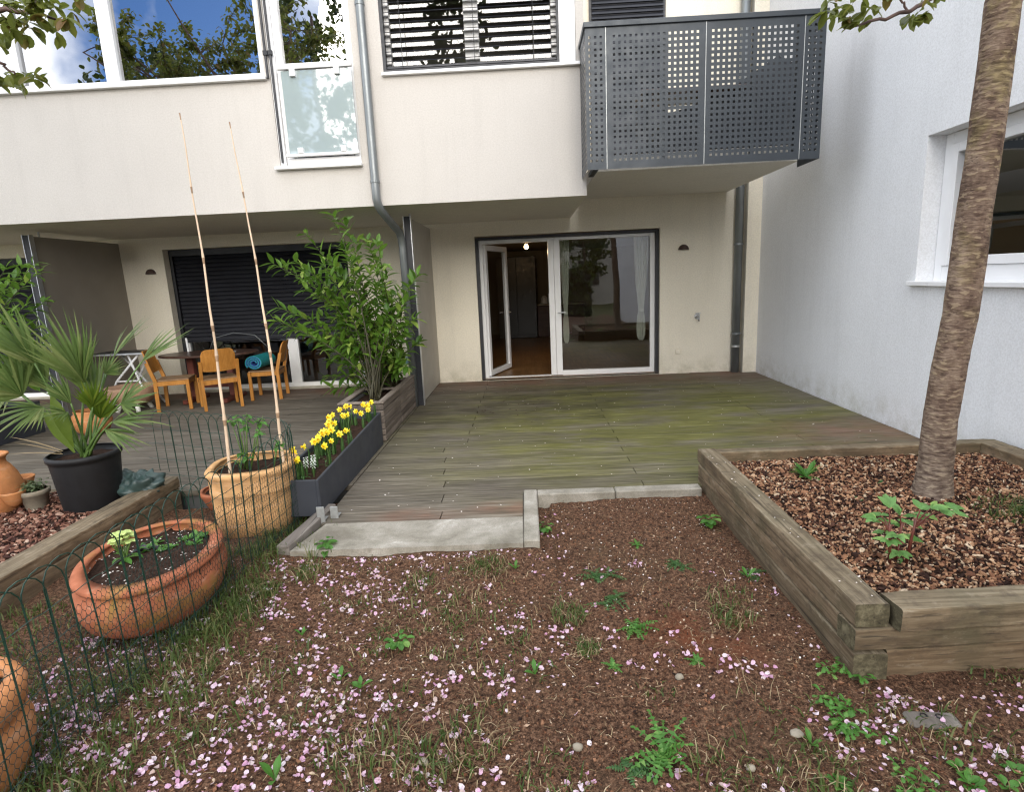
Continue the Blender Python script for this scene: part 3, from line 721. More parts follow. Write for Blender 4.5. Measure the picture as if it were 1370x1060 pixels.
# ---- balcony
BX0, BX1, BYF, BZ0, BZ1 = .70, 3.09, 6.40, 2.705, 4.10
sl = MB()
sl.prism([(.875, 7.04), (3.15, 6.97), (3.15, WY-.003), (.875, WY-.003)], CZ, 2.96)
bal = sl.build('balcony', M['soffit'], bld)
def perforated(mb, p0, ux, Wd, z0, z1, pitch=.0556, hs=.024, mx=.045, mz=.05, tilt=0):
    # sheet with square holes: real openings, built as a lattice of strips
    ux = V(ux).normalized(); p0 = V(p0)
    nx = int((Wd-2*mx)/pitch); nz = int((z1-z0-2*mz)/pitch)
    xs = [0.0]; zs = [z0]
    ox = (Wd-nx*pitch)/2; oz = (z1-z0-nz*pitch)/2
    for i in range(nx): c = ox+(i+.5)*pitch; xs += [c-hs/2, c+hs/2]
    xs.append(Wd)
    for i in range(nz): c = z0+oz+(i+.5)*pitch; zs += [c-hs/2, c+hs/2]
    zs.append(z1)
    vs = [p0+ux*x+V((0, 0, z)) for z in zs for x in xs]; n = len(xs)
    fs = [(j*n+i, j*n+i+1, (j+1)*n+i+1, (j+1)*n+i) for j in range(len(zs)-1) for i in range(n-1) if not (i % 2 == 1 and j % 2 == 1)]
    mb.add(vs, fs)
for x0, x1 in ((.70, .905), (.908, 1.905), (1.908, 2.878), (2.881, 3.09)):
    mb = MB(); perforated(mb, (x0, BYF, 0), (1, 0, 0), x1-x0, BZ0, BZ1-.05, mx=.012 if x1-x0 < .4 else .03)
    mb.build('railing_panel', M['anthracite'], bal)
mb = MB(); perforated(mb, (.70, BYF+.003, 0), (0, 1, 0), .55, BZ0, BZ1-.05); mb.build('railing_panel', M['anthracite'], bal)
mb = MB(); perforated(mb, (3.09, BYF+.003, 0), (0, 1, 0), .50, BZ0, BZ1-.05); mb.build('railing_panel', M['anthracite'], bal)
mb = MB(); mb.bbox(.685, 3.105, BYF-.02, BYF+.045, BZ1-.05, BZ1, .004); mb.bbox(.685, .73, BYF+.046, FY-.003, BZ1-.05, BZ1-.001, .004); mb.bbox(3.06, 3.105, BYF+.046, FY, BZ1-.05, BZ1-.001, .004)
mb.build('handrail', M['anthracite'], bal)
for x in (.9065, 1.9065, 2.8795):
    mb = MB(); mb.bbox(x-.0035, x+.0035, BYF-.005, BYF+.002, BZ0+.002, BZ1-.052, .001); mb.build('panel_joint', M['galv'], bal)
for x in (.96, 1.5, 2.4, 2.84):
    mb = MB(); mb.box(x-.02, x+.02, BYF+.01, BYF+.05, BZ0+.02, BZ1-.055); mb.build('post', M['anthracite'], bal)
mb = MB(); mb.box(.80, .86, BYF+.05, 7.2, 2.76, 2.80); mb.build('bracket', M['anthracite'], bal)
# things stored on the balcony, seen through the holes
t = thing('balcony_table', 'low dark table half hidden behind the perforated balcony rail', 'table', (2.0, 7.4, 2.95))
g = MB(); g.bbox(1.4, 2.6, 7.1, 7.7, 3.62, 3.66, .01); g.build('top', M['table_top'], t)
for x in (1.45, 2.5):
    for y in (7.15, 7.62): g = MB(); g.box(x, x+.045, y, y+.045, 2.952, 3.62); g.build('leg', M['dark_rail'], t)
g = MB(); pf = [(1.50, 2.961), (3.14, 2.961), (3.14, 3.9), (2.98, 3.98), (2.55, 3.72), (2.2, 3.55), (1.72, 3.42)]
n = len(pf); g.add([(x, 7.25, z) for x, z in pf]+[(x, 7.85, z) for x, z in pf], [tuple(range(n)), tuple(range(2*n-1, n-1, -1))]+[(i, i+n, (i+1) % n+n, (i+1) % n) for i in range(n)])
tag(g.build('furniture_cover', M['dark_rail']), 'dark sloping cover over furniture behind the perforated balcony rail', 'cover')

# ---- side window
g = MB(); sx0, sx1 = RX+.16, RX+.24
def bary(mb, y0, y1, z0, z1, a=sx0, b=sx1): mb.bbox(a, b, y0, y1, z0, z1, .004)
bary(g, SY1-.10, SY1-.002, SWZ0+.002, SWZ1-.002); bary(g, SY0+.002, SY0+.1, SWZ0+.002, SWZ1-.002)
bary(g, SY0+.1, SY1-.1, SWZ1-.10, SWZ1-.003); bary(g, SY0+.1, SY1-.1, SWZ0+.003, SWZ0+.14)
bary(g, SY1-.19, SY1-.103, SWZ0+.143, SWZ1-.103, sx0-.02, sx1-.01); bary(g, SY0+.103, SY1-.193, SWZ0+.143, SWZ0+.22, sx0-.02, sx1-.01); bary(g, SY0+.103, SY1-.193, SWZ1-.18, SWZ1-.103, sx0-.02, sx1-.01)
so = g.build('side_window', M['white_frame'], bld)
g = MB(); g.quad((RX+.2, SY0+.1, SWZ0+.22), (RX+.2, SY1-.19, SWZ0+.22), (RX+.2, SY1-.19, SWZ1-.18), (RX+.2, SY0+.1, SWZ1-.18)); g.build('pane', M['glass_side'], so)
g = MB(); g.bbox(RX-.055, RX+.17, SY0-.05, SY1+.05, SWZ0-.03, SWZ0+.012, .005); g.build('sill', M['white_frame'], so)
for yy in (4.2, 5.2): 
    g = MB(); g.bbox(RX+.13, RX+.158, yy, yy+.05, SWZ0+.07, SWZ0+.085, .002); g.build('drain_cap', M['dark_rail'], so)
g = MB()
x0, x1, y0, y1, z0, z1 = RX+.31, RX+3.5, SY0-.4, SY1+.2, .9, 3.0
g.quad((x1, y0, z0), (x1, y1, z0), (x1, y1, z1), (x1, y0, z1)); g.quad((x0, y1, z0), (x1, y1, z0), (x1, y1, z1), (x0, y1, z1)); g.quad((x0, y0, z0), (x1, y0, z0), (x1, y0, z1), (x0, y0, z1))
g.quad((x0, y0, z1), (x1, y0, z1), (x1, y1, z1), (x0, y1, z1)); g.quad((x0, y0, z0), (x1, y0, z0), (x1, y1, z0), (x0, y1, z0)); g.build('room_shell', simple('side_room', (.075, .088, .075), .9, .2, 2), bld)

# ---- drain pipes
t = thing('downpipe', 'long grey downpipe down the upper facade, bending back to the privacy screen', 'downpipe', (-1.65, 6.88, 0))
px = [(-1.655, 6.885, 6.5), (-1.655, 6.885, 4.5), (-1.655, 6.885, 2.74), (-1.655, 6.885, 2.60), (-1.648, 6.91, 2.53), (-1.63, 6.97, 2.47), (-1.58, 7.35, 2.33), (-1.555, 7.52, 2.27), (-1.548, 7.58, 2.19), (-1.545, 7.6, 2.08), (-1.545, 7.6, .0)]
g = MB(); g.tube(px, .048, 20); g.build('pipe', M['grey_pipe'], t, True)
for p in ((-1.655, 6.885, 2.78),): g = MB(); g.tube([V(p)+V((0, 0, -.012)), V(p)+V((0, 0, .012))], .056, 20); g.build('collar', M['grey_pipe'], t)
for z in (4.6,): g = MB(); g.tube([(-1.655, 6.885, z-.015), (-1.655, 6.885, z+.015)], .053, 20); g.tube([(-1.655, 6.88, z), (-1.655, 6.96, z)], .008, 8); g.build('clamp', M['grey_pipe'], t)
t = thing('downpipe', 'straight grey downpipe in the corner beside the white side wall', 'downpipe', (3.31, 9.28, 0))
g = MB(); g.tube([(3.325, 9.285, .0), (3.325, 9.285, 6.5)], .062, 20); g.build('pipe', M['grey_pipe'], t, True)
for z in (.42, .62, 2.0):
    g = MB(); g.tube([(3.325, 9.285, z-.016), (3.325, 9.285, z+.016)], .068, 20); g.tube([(3.325, 9.285, z), (3.40, 9.27, z)], .009, 8); g.build('clamp', M['galv'] if z < .5 else M['grey_pipe'], t)

# ---- privacy screens between terraces
for x, lab, mt in ((-1.47, 'pale grey privacy screen right of the leafy shrub, between two terraces', 'screen_light'), (-6.46, 'large dark taupe privacy screen on the left beside the palm', 'screen')):
    t = thing('privacy_screen', lab, 'screen', (x, 8.5, 0))
    g = MB(); g.box(x-.015, x+.015, 7.70, WY-.002, .02, 2.46); g.build('panel', M[mt], t)
    g = MB(); g.bbox(x-.04, x+.04, 7.63, 7.698, .0, 2.47, .004); g.build('post', M['dark_rail'], t)
    g = MB(); g.box(x-.048, x-.041, 7.622, 7.70, 0, 2.475); g.box(x+.041, x+.048, 7.622, 7.70, 0, 2.475); g.build('trim', M['alu'], t)
    g = MB(); g.tube([(x, 7.85, 2.462), (x, 7.85, 2.525)], .012, 8); g.build('bracket', M['galv'], t)

# ---- wall fittings
def lampo(c, lab):
    t = thing('wall_lamp', lab, 'lamp', c, 'half-round wall lamps')
    g = MB(); n = 20; r = .083
    vs = []; rows = 8
    for i in range(rows+1):
        th = PI/2*i/rows
        for k in range(n+1):
            a = PI*k/n; vs.append((c[0]+r*math.cos(a)*math.cos(th), c[1]-.075*math.sin(th), c[2]-.035+r*math.sin(a)*math.cos(th)))
    g.add(vs, [(i*(n+1)+k, i*(n+1)+k+1, (i+1)*(n+1)+k+1, (i+1)*(n+1)+k) for i in range(rows) for k in range(n)])
    g.build('shade', M['rust'], t, True)
    g = MB(); g.box(c[0]-.05, c[0]+.05, c[1]-.015, c[1]-.001, c[2]-.03, c[2]+.03); g.build('back_plate', M['rust'], t)
lampo((2.502, WY-.001, 1.99), 'small brown half-round wall lamp right of the open terrace door')
lampo((-5.994, WY-.001, 2.00), 'small brown half-round wall lamp between taupe screen and neighbour\'s blind')
t = thing('garden_tap', 'chrome outdoor tap on the cream wall beside the downpipe', 'tap', (2.73, WY, .90))
g = MB(); g.lathe([(.045, 0), (.045, .01), (.02, .012)], (0, 0, 0), 16); g.v = [(2.73+x, WY-z, .91+y) for x, y, z in g.v]; g.build('rosette', M['chrome'], t)
g = MB(); g.tube([(2.73, WY, .91), (2.73, WY-.07, .91), (2.73, WY-.10, .89), (2.73, WY-.105, .84)], .014, 10); g.build('spout', M['chrome'], t, True)
g = MB(); g.tube([(2.73, WY-.06, .91), (2.73, WY-.06, .96)], .008, 8); g.bbox(2.69, 2.77, WY-.075, WY-.045, .955, .97, .004); g.build('handle', M['chrome'], t)
g = MB(); g.bbox(2.39, 2.47, WY-.025, WY-.001, .32, .40, .006); so = g.build('wall_socket', M['wall']); tag(so, 'faint cream socket cover low on the wall under the lamp', 'socket')

# ================================================================== PLANTERS, TIMBER BEDS
# raised tree bed on the right
t = thing('raised_bed', 'large raised timber bed holding the cherry tree on the right', 'raised bed', (2.3, 3.2, -.1))
def beam(x0, x1, y0, y1, z0, z1, mat, M4=None, lab=None):
    g = MB(); g.beam(x0, x1, y0, y1, z0, z1, 0 if x1-x0 > y1-y0 else 1, M4); o = g.build('timber', mat, t)
    if lab: o['label'] = lab
rot = Matrix.Translation((1.30, 2.16, 0)) @ Matrix.Rotation(.055, 4, 'Z')
beam(1.300, 1.440, 2.175, 4.385, .146, .252, M['timber'])
beam(1.296, 1.430, 2.29, 4.33, .042, .1445, M['timber'])
beam(1.298, 1.440, 2.155, 4.36, -.16, .0405, M['timber'])
beam(.0, 2.6, 0, .128, .041, .1435, M['timber_x'], rot)
beam(.142, 2.6, .004, .135, -.16, .0395, M['timber_x'], rot)
beam(.158, 2.6, -.045, .098, .145, .250, M['timber_x'], rot)
beam(1.442, 3.56, 4.29, 4.395, .04, .247, M['timber_x'])
beam(1.442, 3.56, 4.295, 4.39, -.16, .039, M['timber_x'])
beam(3.40, 3.56, 2.3, 4.288, .04, .250, M['timber']); beam(3.41, 3.56, 2.3, 4.285, -.16, .0385, M['timber'])
def hb(x, y): return .165+.022*noise.noise(V((x*2.1, y*2.1, 9)))+.012*noise.noise(V((x*9, y*9, 4)))+.05*math.exp(-((x-2.46)**2+(y-3.43)**2)/.06)
structure(soil_sheet(1.41, 3.42, 2.24, 4.32, .03, hb).build('bed_soil', M['potsoil'], None, True))
# left mulch bed with its front timber
t = thing('raised_bed', 'low timber-edged mulch bed on the left under the palm pot', 'raised bed', (-3.0, 3.5, -.1))
g = MB(); g.beam(-3.09, -2.915, .6, 4.47, .055, .152, 1); g.build('timber', M['timber'], t)
g = MB(); g.beam(-3.088, -2.918, .6, 4.465, -.16, .0535, 1); g.build('timber', M['timber'], t)
g = MB(); g.bbox(-6.3, -3.092, 4.40, 4.54, -.16, .06, .008); g.build('timber', M['timber_x'], t)
def hl(x, y): return .075+.02*noise.noise(V((x*2.1, y*2.1, 19)))+.012*noise.noise(V((x*9, y*9, 14)))
structure(soil_sheet(-6.0, -3.07, .9, 4.42, .05, hl).build('bed_soil', M['potsoil'], None, True))

def chips(area, fn, n, mat, name, smin=.010, smax=.034, avoid=None):
    mb = MB(); x0, x1, y0, y1 = area; i = 0
    while i < n:
        x, y = uni(x0, x1), uni(y0, y1)
        i += 1
        if avoid and avoid(x, y): continue
        L = uni(smin, smax)*(1 if rnd() < .85 else 1.8); W = L*uni(.22, .75); h = uni(.002, .006)
        z = fn(x, y)+uni(.0, .016)
        E = Matrix.Translation((x, y, z)) @ Matrix.Rotation(uni(0, 2*PI), 4, 'Z') @ Matrix.Rotation(random.gauss(0, .4), 4, 'X') @ Matrix.Rotation(random.gauss(0, .4), 4, 'Y')
        vs = []
        for zz, s in ((-h, 1), (h, .85)):
            for a, b in ((-1, -.6), (-.2, -1), (.9, -.7), (1, .5), (.1, 1), (-.9, .7)): vs.append(E @ V((a*L*.5*s*uni(.8, 1.1), b*W*.5*s*uni(.8, 1.1), zz)))
        mb.add(vs, [(6, 7, 8, 9, 10, 11)]+[(k, (k+1) % 6, (k+1) % 6+6, k+6) for k in range(6)])
    o = mb.build(name, mat); o['kind'] = 'stuff'; return o
chips((1.45, 3.40, 2.27, 4.29), hb, 20500, M['chip'], 'bark_mulch', .008, .029, avoid=lambda x, y: (x-2.46)**2+(y-3.43)**2 < .012)
chips((-5.0, -3.09, 2.2, 4.40), hl, 9000, M['chip_red'], 'bark_mulch', .012, .04)

# trough and slatted planter along the screen
t = thing('trough_planter', 'long dark grey trough planted with yellow daffodils beside the deck', 'planter', (-1.7, 4.8, 0))
def trough(mb, x0, x1, y0, y1, z0, z1, th):
    mb.bbox(x1-th, x1, y0, y1, z0, z1, .004); mb.bbox(x0, x0+th, y0, y1, z0, z1, .004)
    mb.bbox(x0+th, x1-th, y0+.001, y0+th, z0, z1-.001, .003); mb.bbox(x0+th, x1-th, y1-th, y1-.001, z0, z1-.001, .003)
    mb.box(x0+th, x1-th, y0+th, y1-th, z0, z0+.02)
SH = Matrix.Shear('XY', 4, (0, 0))
g = MB(); trough(g, -1.885, -1.535, 3.90, 5.76, .0, .345, .022)
g.v = [(x, y, z if z < .1 else z-.07*(5.76-y)/1.86) for x, y, z in g.v]; g.build('shell', M['trough'], t)
def trz(y): return .345-.07*(5.76-y)/1.86
g = soil_sheet(-1.865, -1.555, 3.92, 5.74, .03, lambda x, y: trz(y)-.05+.02*noise.noise(V((x*12, y*12, 2)))); g.build('potting_soil', M['potsoil'], t, True)
t = thing('slatted_planter', 'weathered grey slatted wooden planter box with the leafy shrub', 'planter', (-1.76, 6.7, 0))
g = MB()
for i in range(6):
    z = .012+i*.067
    for y0, y1 in ((5.86, 6.66), (6.675, 7.58)):
        g.bbox(-1.545, -1.523, y0, y1, z, z+.060, .004); g.bbox(-1.99, -1.968, y0, y1, z, z+.060, .004)
    g.bbox(-1.992, -1.521, 5.838, 5.859, z, z+.060, .004)
    g.bbox(-1.966, -1.547, 7.56, 7.579, z, z+.06, .004)
g.build('slats', M['plinth_wood'], t)
g = MB(); g.box(-1.965, -1.548, 5.862, 5.90, .005, .40); g.box(-1.58, -1.548, 5.9, 7.55, .005, .40); g.box(-1.965, -1.93, 5.9, 7.55, .005, .40); g.build('lining', M['room_dark'], t)
g = MB(); g.bbox(-2.0, -1.93, 5.83, 7.585, .415, .437, .004); g.bbox(-1.585, -1.515, 5.83, 7.585, .415, .437, .004); g.bbox(-1.93, -1.585, 5.831, 5.90, .416, .436, .004); g.bbox(-1.93, -1.585, 6.63, 6.70, .416, .436, .004); g.build('rim', M['plinth_wood'], t)
g = soil_sheet(-1.96, -1.555, 5.9, 7.56, .04, lambda x, y: .365+.02*noise.noise(V((x*12, y*12, 2)))); g.build('potting_soil', M['potsoil'], t, True)
g = MB(); trough(g, -2.45, -1.62, 7.75, 8.3, .38, .43, .1); t = thing('garden_bench', 'pale blue-green bench end behind the shrub against the screen', 'bench', (-2.0, 8.0, 0))
g = MB(); g.bbox(-2.3, -1.56, 7.75, 8.25, .56, .60, .008); g.build('seat', simple('aqua_paint', (.22, .36, .36), .6, .1, 6), t)
for x in (-2.28, -1.62):
    for y in (7.78, 8.18): g = MB(); g.bbox(x, x+.045, y, y+.045, .0, .559, .004); g.build('leg', M['white_frame'], t)
# dark trough at the far left screen
t = thing('trough_planter', 'long dark planter trough on the far left behind the palm', 'planter', (-6.5, 6.3, 0))
g = MB(); trough(g, -6.75, -6.13, 5.0, 6.95, .0, .40, .03); g.build('shell', M['trough'], t)
g = soil_sheet(-6.72, -6.16, 5.03, 6.92, .06, lambda x, y: .35+.02*noise.noise(V((x*12, y*12, 2)))); g.build('potting_soil', M['potsoil'], t, True)

# ================================================================== POTS
def pot(name, lab, c, prof, mat, n=48, sx=1, sy=1, rot=0, power=2, rim_t=.02, soil_z=None, jit=0, grp=None):
    t = thing(name, lab, 'pot', c, grp)
    r_in = [(r-rim_t, z) for r, z in prof[::-1] if z > prof[-1][1]*.45]
    mb = MB(); mb.lathe(prof+r_in, c, n, sx, sy, rot, power, jit=jit); mb.build('shell', mat, t, True)
    sz = soil_z if soil_z is not None else prof[-1][1]-.05
    rr = prof[-1][0]-rim_t*.5
    mb = MB(); rings = [(rr*f, sz+.012*(1-f*f)) for f in (1, .8, .6, .4, .2, .02)]
    mb.lathe(rings, c, n, sx, sy, rot, power, cap0=False, cap1=True)
    mb.v = [(x, y, z+.02*noise.noise(V((x*14, y*14, 3)))) for x, y, z in mb.v]
    mb.build('potting_soil', M['potsoil'], t, True)
    return t
# big oval bowl
BC = V((-2.125, 2.92, -.085))
pot('terracotta_bowl', 'large oval red terracotta bowl behind the wire fence in the foreground', BC,
    [(.25, 0), (.30, .015), (.36, .075), (.39, .15), (.393, .20), (.375, .255), (.362, .272), (.364, .280), (.380, .288), (.386, .302), (.378, .318), (.355, .322)], M['terracotta'], 64, .92, 1.22, .32, 2, .045, .275, .012)
TC = V((-2.03, 3.97, -.085))
pot('terracotta_pot', 'tall rounded tan clay pot with two bamboo canes', TC,
    [(.225, 0), (.245, .015), (.264, .12), (.276, .26), (.277, .325), (.283, .33), (.284, .345), (.280, .36), (.283, .42), (.288, .45), (.296, .46), (.297, .482), (.288, .49), (.27, .492)], M['terra_tan'], 64, 1.0, 1.0, .25, 2.9, .035, .435, .01)
pot('terracotta_pot', 'small red clay pot mostly hidden behind the tan pot', V((-2.48, 4.36, -.085)), [(.10, 0), (.13, .02), (.17, .11), (.185, .14), (.19, .16), (.178, .165)], M['terracotta'], 40, rim_t=.022, soil_z=.13)
pot('terracotta_pot', 'rough orange terracotta pot cut off by the lower left corner', V((-2.11, 1.66, -.105)), [(.20, 0), (.235, .03), (.275, .14), (.282, .22), (.262, .27), (.258, .28), (.275, .30), (.285, .37), (.275, .395), (.25, .40)], M['terra_orange'], 48, rim_t=.03, soil_z=.34, jit=.04)
PC = V((-3.36, 4.10, .075))
pot('plastic_pot', 'black plastic tub holding the fan palm on the mulch bed', PC, [(.185, 0), (.19, .01), (.225, .36), (.23, .385), (.24, .388), (.242, .42), (.232, .425)], M['plastic_black'], 48, rim_t=.012, soil_z=.375)
pot('flower_pot', 'small grey-green clay pot with a bushy herb beside the palm tub', V((-3.76, 4.05, .075)), [(.062, 0), (.068, .006), (.088, .12), (.096, .122), (.10, .155), (.093, .158)], M['terra_grey'], 32, rim_t=.01, soil_z=.14)
# strawberry jar
SC = V((-4.05, 4.02, .07))
t = thing('strawberry_pot', 'orange terracotta strawberry pot with side pockets at the left edge', 'pot', SC)
g = MB(); prof = [(.13, 0), (.16, .03), (.19, .12), (.19, .2), (.165, .29), (.135, .35), (.115, .375), (.112, .40), (.122, .425), (.138, .437), (.136, .448), (.115, .448), (.10, .42), (.09, .37), (.12, .33), (.14, .25)]
g.lathe(prof, SC, 40); g.build('jar', M['terra_orange'], t, True)
for a, z in ((-.25, .17), (-1.35, .22), (-2.4, .15), (1.3, .2), (2.6, .22)):
    g = MB(); c = SC+V((math.cos(a)*.205, math.sin(a)*.205, z))
    g.lathe([(.012, -.11), (.045, -.085), (.072, -.035), (.084, .0), (.088, .010), (.080, .014), (.066, -.008), (.03, -.03), (.004, -.032)], c, 24); g.build('pocket', M['terra_orange'], t, True)
# sack beside the palm
g = MB(); nn = 48
vs = []
for i in range(25):
    th = PI*i/24
    for k in range(nn):
        a = 2*PI*k/nn; p = V((math.sin(th)*math.cos(a)*.22, math.sin(th)*math.sin(a)*.13, .09+math.cos(th)*.11))
        p *= 1+.30*noise.noise(p*9+V((3, 1, 2)))+.28*noise.noise(p*24)
        vs.append(p+V((-3.13, 4.24, .08)))
g.add(vs, [(i*nn+k, i*nn+(k+1) % nn, (i+1)*nn+(k+1) % nn, (i+1)*nn+k) for i in range(24) for k in range(nn)])
tag(g.build('sack', M['plastic_green'], None, True), 'crumpled dark green sack beside the black palm tub', 'sack')
# pots on the neighbour's terrace
pot('terracotta_pot', 'round terracotta pot on the neighbour\'s deck behind the palm', V((-5.35, 6.75, 0)), [(.11, 0), (.17, .05), (.21, .15), (.20, .24), (.17, .27), (.18, .29), (.17, .295)], M['terra_orange'], 32)
t = thing('clay_planter', 'wide pinkish clay bowl on small feet near the wooden chairs', 'pot', (-5.75, 8.1, 0))
g = MB(); g.lathe([(.18, .10), (.26, .15), (.32, .24), (.335, .33), (.33, .36), (.30, .36), (.27, .28), (.1, .24)], (-5.75, 8.1, 0), 36); g.build('bowl', terracotta('clay_pink', (.46, .29, .19), gamt=.05), t, True)
for k in range(4):
    a = PI/4+k*PI/2; g = MB(); g.tube([(-5.75+.16*math.cos(a), 8.1+.16*math.sin(a), .13), (-5.75+.22*math.cos(a), 8.1+.22*math.sin(a), 0)], [.035, .03], 10); g.build('foot', M['curtain'], t, True)

# ================================================================== FURNITURE ON THE NEIGHBOUR'S TERRACE
def chair(lab, loc, rz):
    t = thing('wooden_chair', lab, 'chair', (0, 0, 0), 'wooden chairs around the table')
    for sx in (-1, 1):
        g = MB(); x = sx*.235
        for (y0, z0, y1, z1) in ((-.215, 0, -.205, .44), (-.205, .44, -.275, .70)):
            vs = []
            for (y, z) in ((y0, z0), (y1, z1)):
                vs += [(x-.02, y-.024, z), (x+.02, y-.024, z), (x+.02, y+.024, z), (x-.02, y+.024, z)]
            g.add(vs, [(0, 1, 5, 4), (1, 2, 6, 5), (2, 3, 7, 6), (3, 0, 4, 7), (4, 5, 6, 7), (3, 2, 1, 0)])
        g.build('leg', M['chair_wood'], t)
        g = MB(); g.bbox(x-.02, x+.02, .175, .223, 0, .43, .005); g.build('leg', M['chair_wood'], t)
        g = MB(); g.bbox(x-.013, x+.013, -.19, .174, .365, .425, .004); g.build('side_rail', M['chair_wood'], t)
    for a, b in ((-.218, -.192), (.185, .21)): g = MB(); g.bbox(-.215, .215, a, b, .36, .425, .004); g.build('cross_rail', M['chair_wood'], t)
    g = MB()                                                       # slightly dished seat
    n = 10; vs = []
    for j in range(n+1):
        for i in range(n+1):
            a, b = i/n*2-1, j/n*2-1; vs.append((a*.222, b*.215, .448-.012*(1-a*a)*(1-b*b)))
    m = n+1; fs = [(j*m+i, j*m+i+1, (j+1)*m+i+1, (j+1)*m+i) for j in range(n) for i in range(n)]
    g.add(vs, fs); g.add([(x, y, z-.02) for x, y, z in vs], [f[::-1] for f in fs])
    rim = [i for i in range(m)]+[j*m+n for j in range(1, m)]+[n*m+i for i in range(n-1, -1, -1)]+[j*m for j in range(n-1, 0, -1)]
    k = len(rim); g.add([vs[i] for i in rim]+[(vs[i][0], vs[i][1], vs[i][2]-.02) for i in rim], [(i+k, (i+1) % k+k, (i+1) % k, i) for i in range(k)])
    g.build('seat', M['seat_wood'], t)
    g = MB(); n = 20; out = []                                      # curved backrest with rounded top corners
    pts = []
    w0, z0, z1, r = .218, .545, .865, .085
    prof = [(-w0, z0), (w0, z0)]+[(w0-r+r*math.cos(a), z1-r+r*math.sin(a)) for a in [PI/2*i/6 for i in range(7)]]+[(-w0+r-r*math.sin(a), z1-r+r*math.cos(a)) for a in [PI/2*i/6 for i in range(7)]]
    def col(x):
        top = z1 if abs(x) <= w0-r else z1-r+math.sqrt(max(0, r*r-(abs(x)-w0+r)**2))
        return z0+.015*(x/w0)**2, top
    front, back = [], []
    for i in range(n+1):
        x = -w0+2*w0*i/n; a, b = col(x)
        for j in range(7):
            z = a+(b-a)*j/6; y = -.215-.27*(z-.44)-.035*(1-(x/w0)**2)+.01
            front.append((x, y+.018, z)); back.append((x, y, z))
    m = 7; fs = [(i*m+j, (i+1)*m+j, (i+1)*m+j+1, i*m+j+1) for i in range(n) for j in range(6)]
    g.add(front, fs); g.add(back, [f[::-1] for f in fs])
    rim = [i*m for i in range(n+1)]+[n*m+j for j in range(1, m)]+[i*m+6 for i in range(n-1, -1, -1)]+[j for j in range(5, 0, -1)]
    k = len(rim); g.add([front[i] for i in rim]+[back[i] for i in rim], [(i, (i+1) % k, (i+1) % k+k, i+k) for i in range(k)])
    g.build('backrest', M['chair_wood'], t, True)
    t.location = loc; t.rotation_euler = (0, 0, rz); return t
chair('orange wooden chair seen from behind, nearest of the three at the table', (-4.47, 8.12, 0), .62)
chair('orange wooden chair left of the table, turned towards it', (-5.13, 8.18, 0), -1.25)
chair('orange wooden chair right of the table holding a rolled teal mat', (-4.02, 8.72, 0), 1.75)
t = thing('garden_table', 'oval dark reddish table with red pedestal among the wooden chairs', 'table', (-4.85, 8.66, 0))
g = MB(); g.lathe([(.01, .70), (.70, .70), (.735, .708), (.74, .72), (.735, .732), (.72, .738), (.01, .738)], (-4.85, 8.66, 0), 48, 1.0, .56, 0, 2.3); g.build('tabletop', M['table_top'], t)
for x in (-5.15, -4.55):
    g = MB(); g.bbox(x-.05, x+.05, 8.61, 8.71, .07, .699, .008); g.build('column', M['table_red'], t)
    g = MB(); g.bbox(x-.04, x+.04, 8.34, 8.98, .0, .069, .012); g.build('foot', M['table_red'], t)
g = MB(); g.bbox(-5.10, -4.60, 8.635, 8.685, .2, .28, .006); g.build('stretcher', M['table_red'], t)
# rolled foam mat on the right chair
t = thing('rolled_mat', 'rolled teal and blue foam mat on the seat of the right wooden chair', 'mat', (-4.07, 8.7, .46))
def spiral(r0, r1, turns, th, mat, name, sq, y0, y1):
    g = MB(); n = 60; vs = []
    for i in range(n+1):
        a = turns*2*PI*i/n; r = r0+(r1-r0)*i/n
        for rr in (r, r+th):
            for y in (y0, y1): vs.append((-4.07+rr*math.cos(a), 8.7+y, .575+rr*math.sin(a)*sq))
    fs = []
    for i in range(n):
        o = i*4; q = o+4
        fs += [(o, q, q+1, o+1), (o+2, o+3, q+3, q+2), (o, o+2, q+2, q), (o+1, q+1, q+3, o+3)]
    fs += [(0, 1, 3, 2), (n*4, n*4+2, n*4+3, n*4+1)]
    g.add(vs, fs); return g.build(name, mat, t)
spiral(.035, .125, 2.6, .012, M['mat_teal'], 'outer_layer', .84, -.28, .22)
spiral(.022, .112, 2.6, .011, M['mat_blue'], 'inner_layer', .84, -.275, .21)
# folding stand with a dark top and white tubular legs
t = thing('folding_stand', 'folding stand with dark top and white tubular legs beside the taupe screen', 'table', (-5.95, 8.5, 0))
g = MB(); g.bbox(-6.38, -5.55, 8.25, 8.68, .80, .825, .006); g.build('top', M['dark_rail'], t)
g = MB(); g.bbox(-6.39, -5.54, 8.235, 8.25, .792, .82, .003); g.build('edge_strip', M['alu'], t)
for pts in ([(-6.3, 8.3, 0), (-6.1, 8.3, .4), (-5.7, 8.3, .79)], [(-5.62, 8.3, 0), (-5.72, 8.3, .28), (-5.86, 8.3, .79)], [(-6.2, 8.62, 0), (-5.75, 8.62, .79)], [(-5.62, 8.62, 0), (-6.2, 8.62, .79)]):
    g = MB(); g.tube(pts, .016, 10); g.build('leg', M['white_frame'], t, True)
g = MB(); g.tube([(-6.26, 8.3, .05), (-5.64, 8.3, .08)], .012, 8); g.tube([(-6.1, 8.3, .4), (-5.76, 8.3, .4)], .012, 8); g.build('crossbar', M['white_frame'], t)
g = MB(); g.tube([(-5.32, 8.95, 0), (-5.345, 8.95, .95)], .016, 10); o = g.build('white_pole', M['white_frame'], None, True); tag(o, 'thin white metal pole standing behind the dark oval table', 'pole')
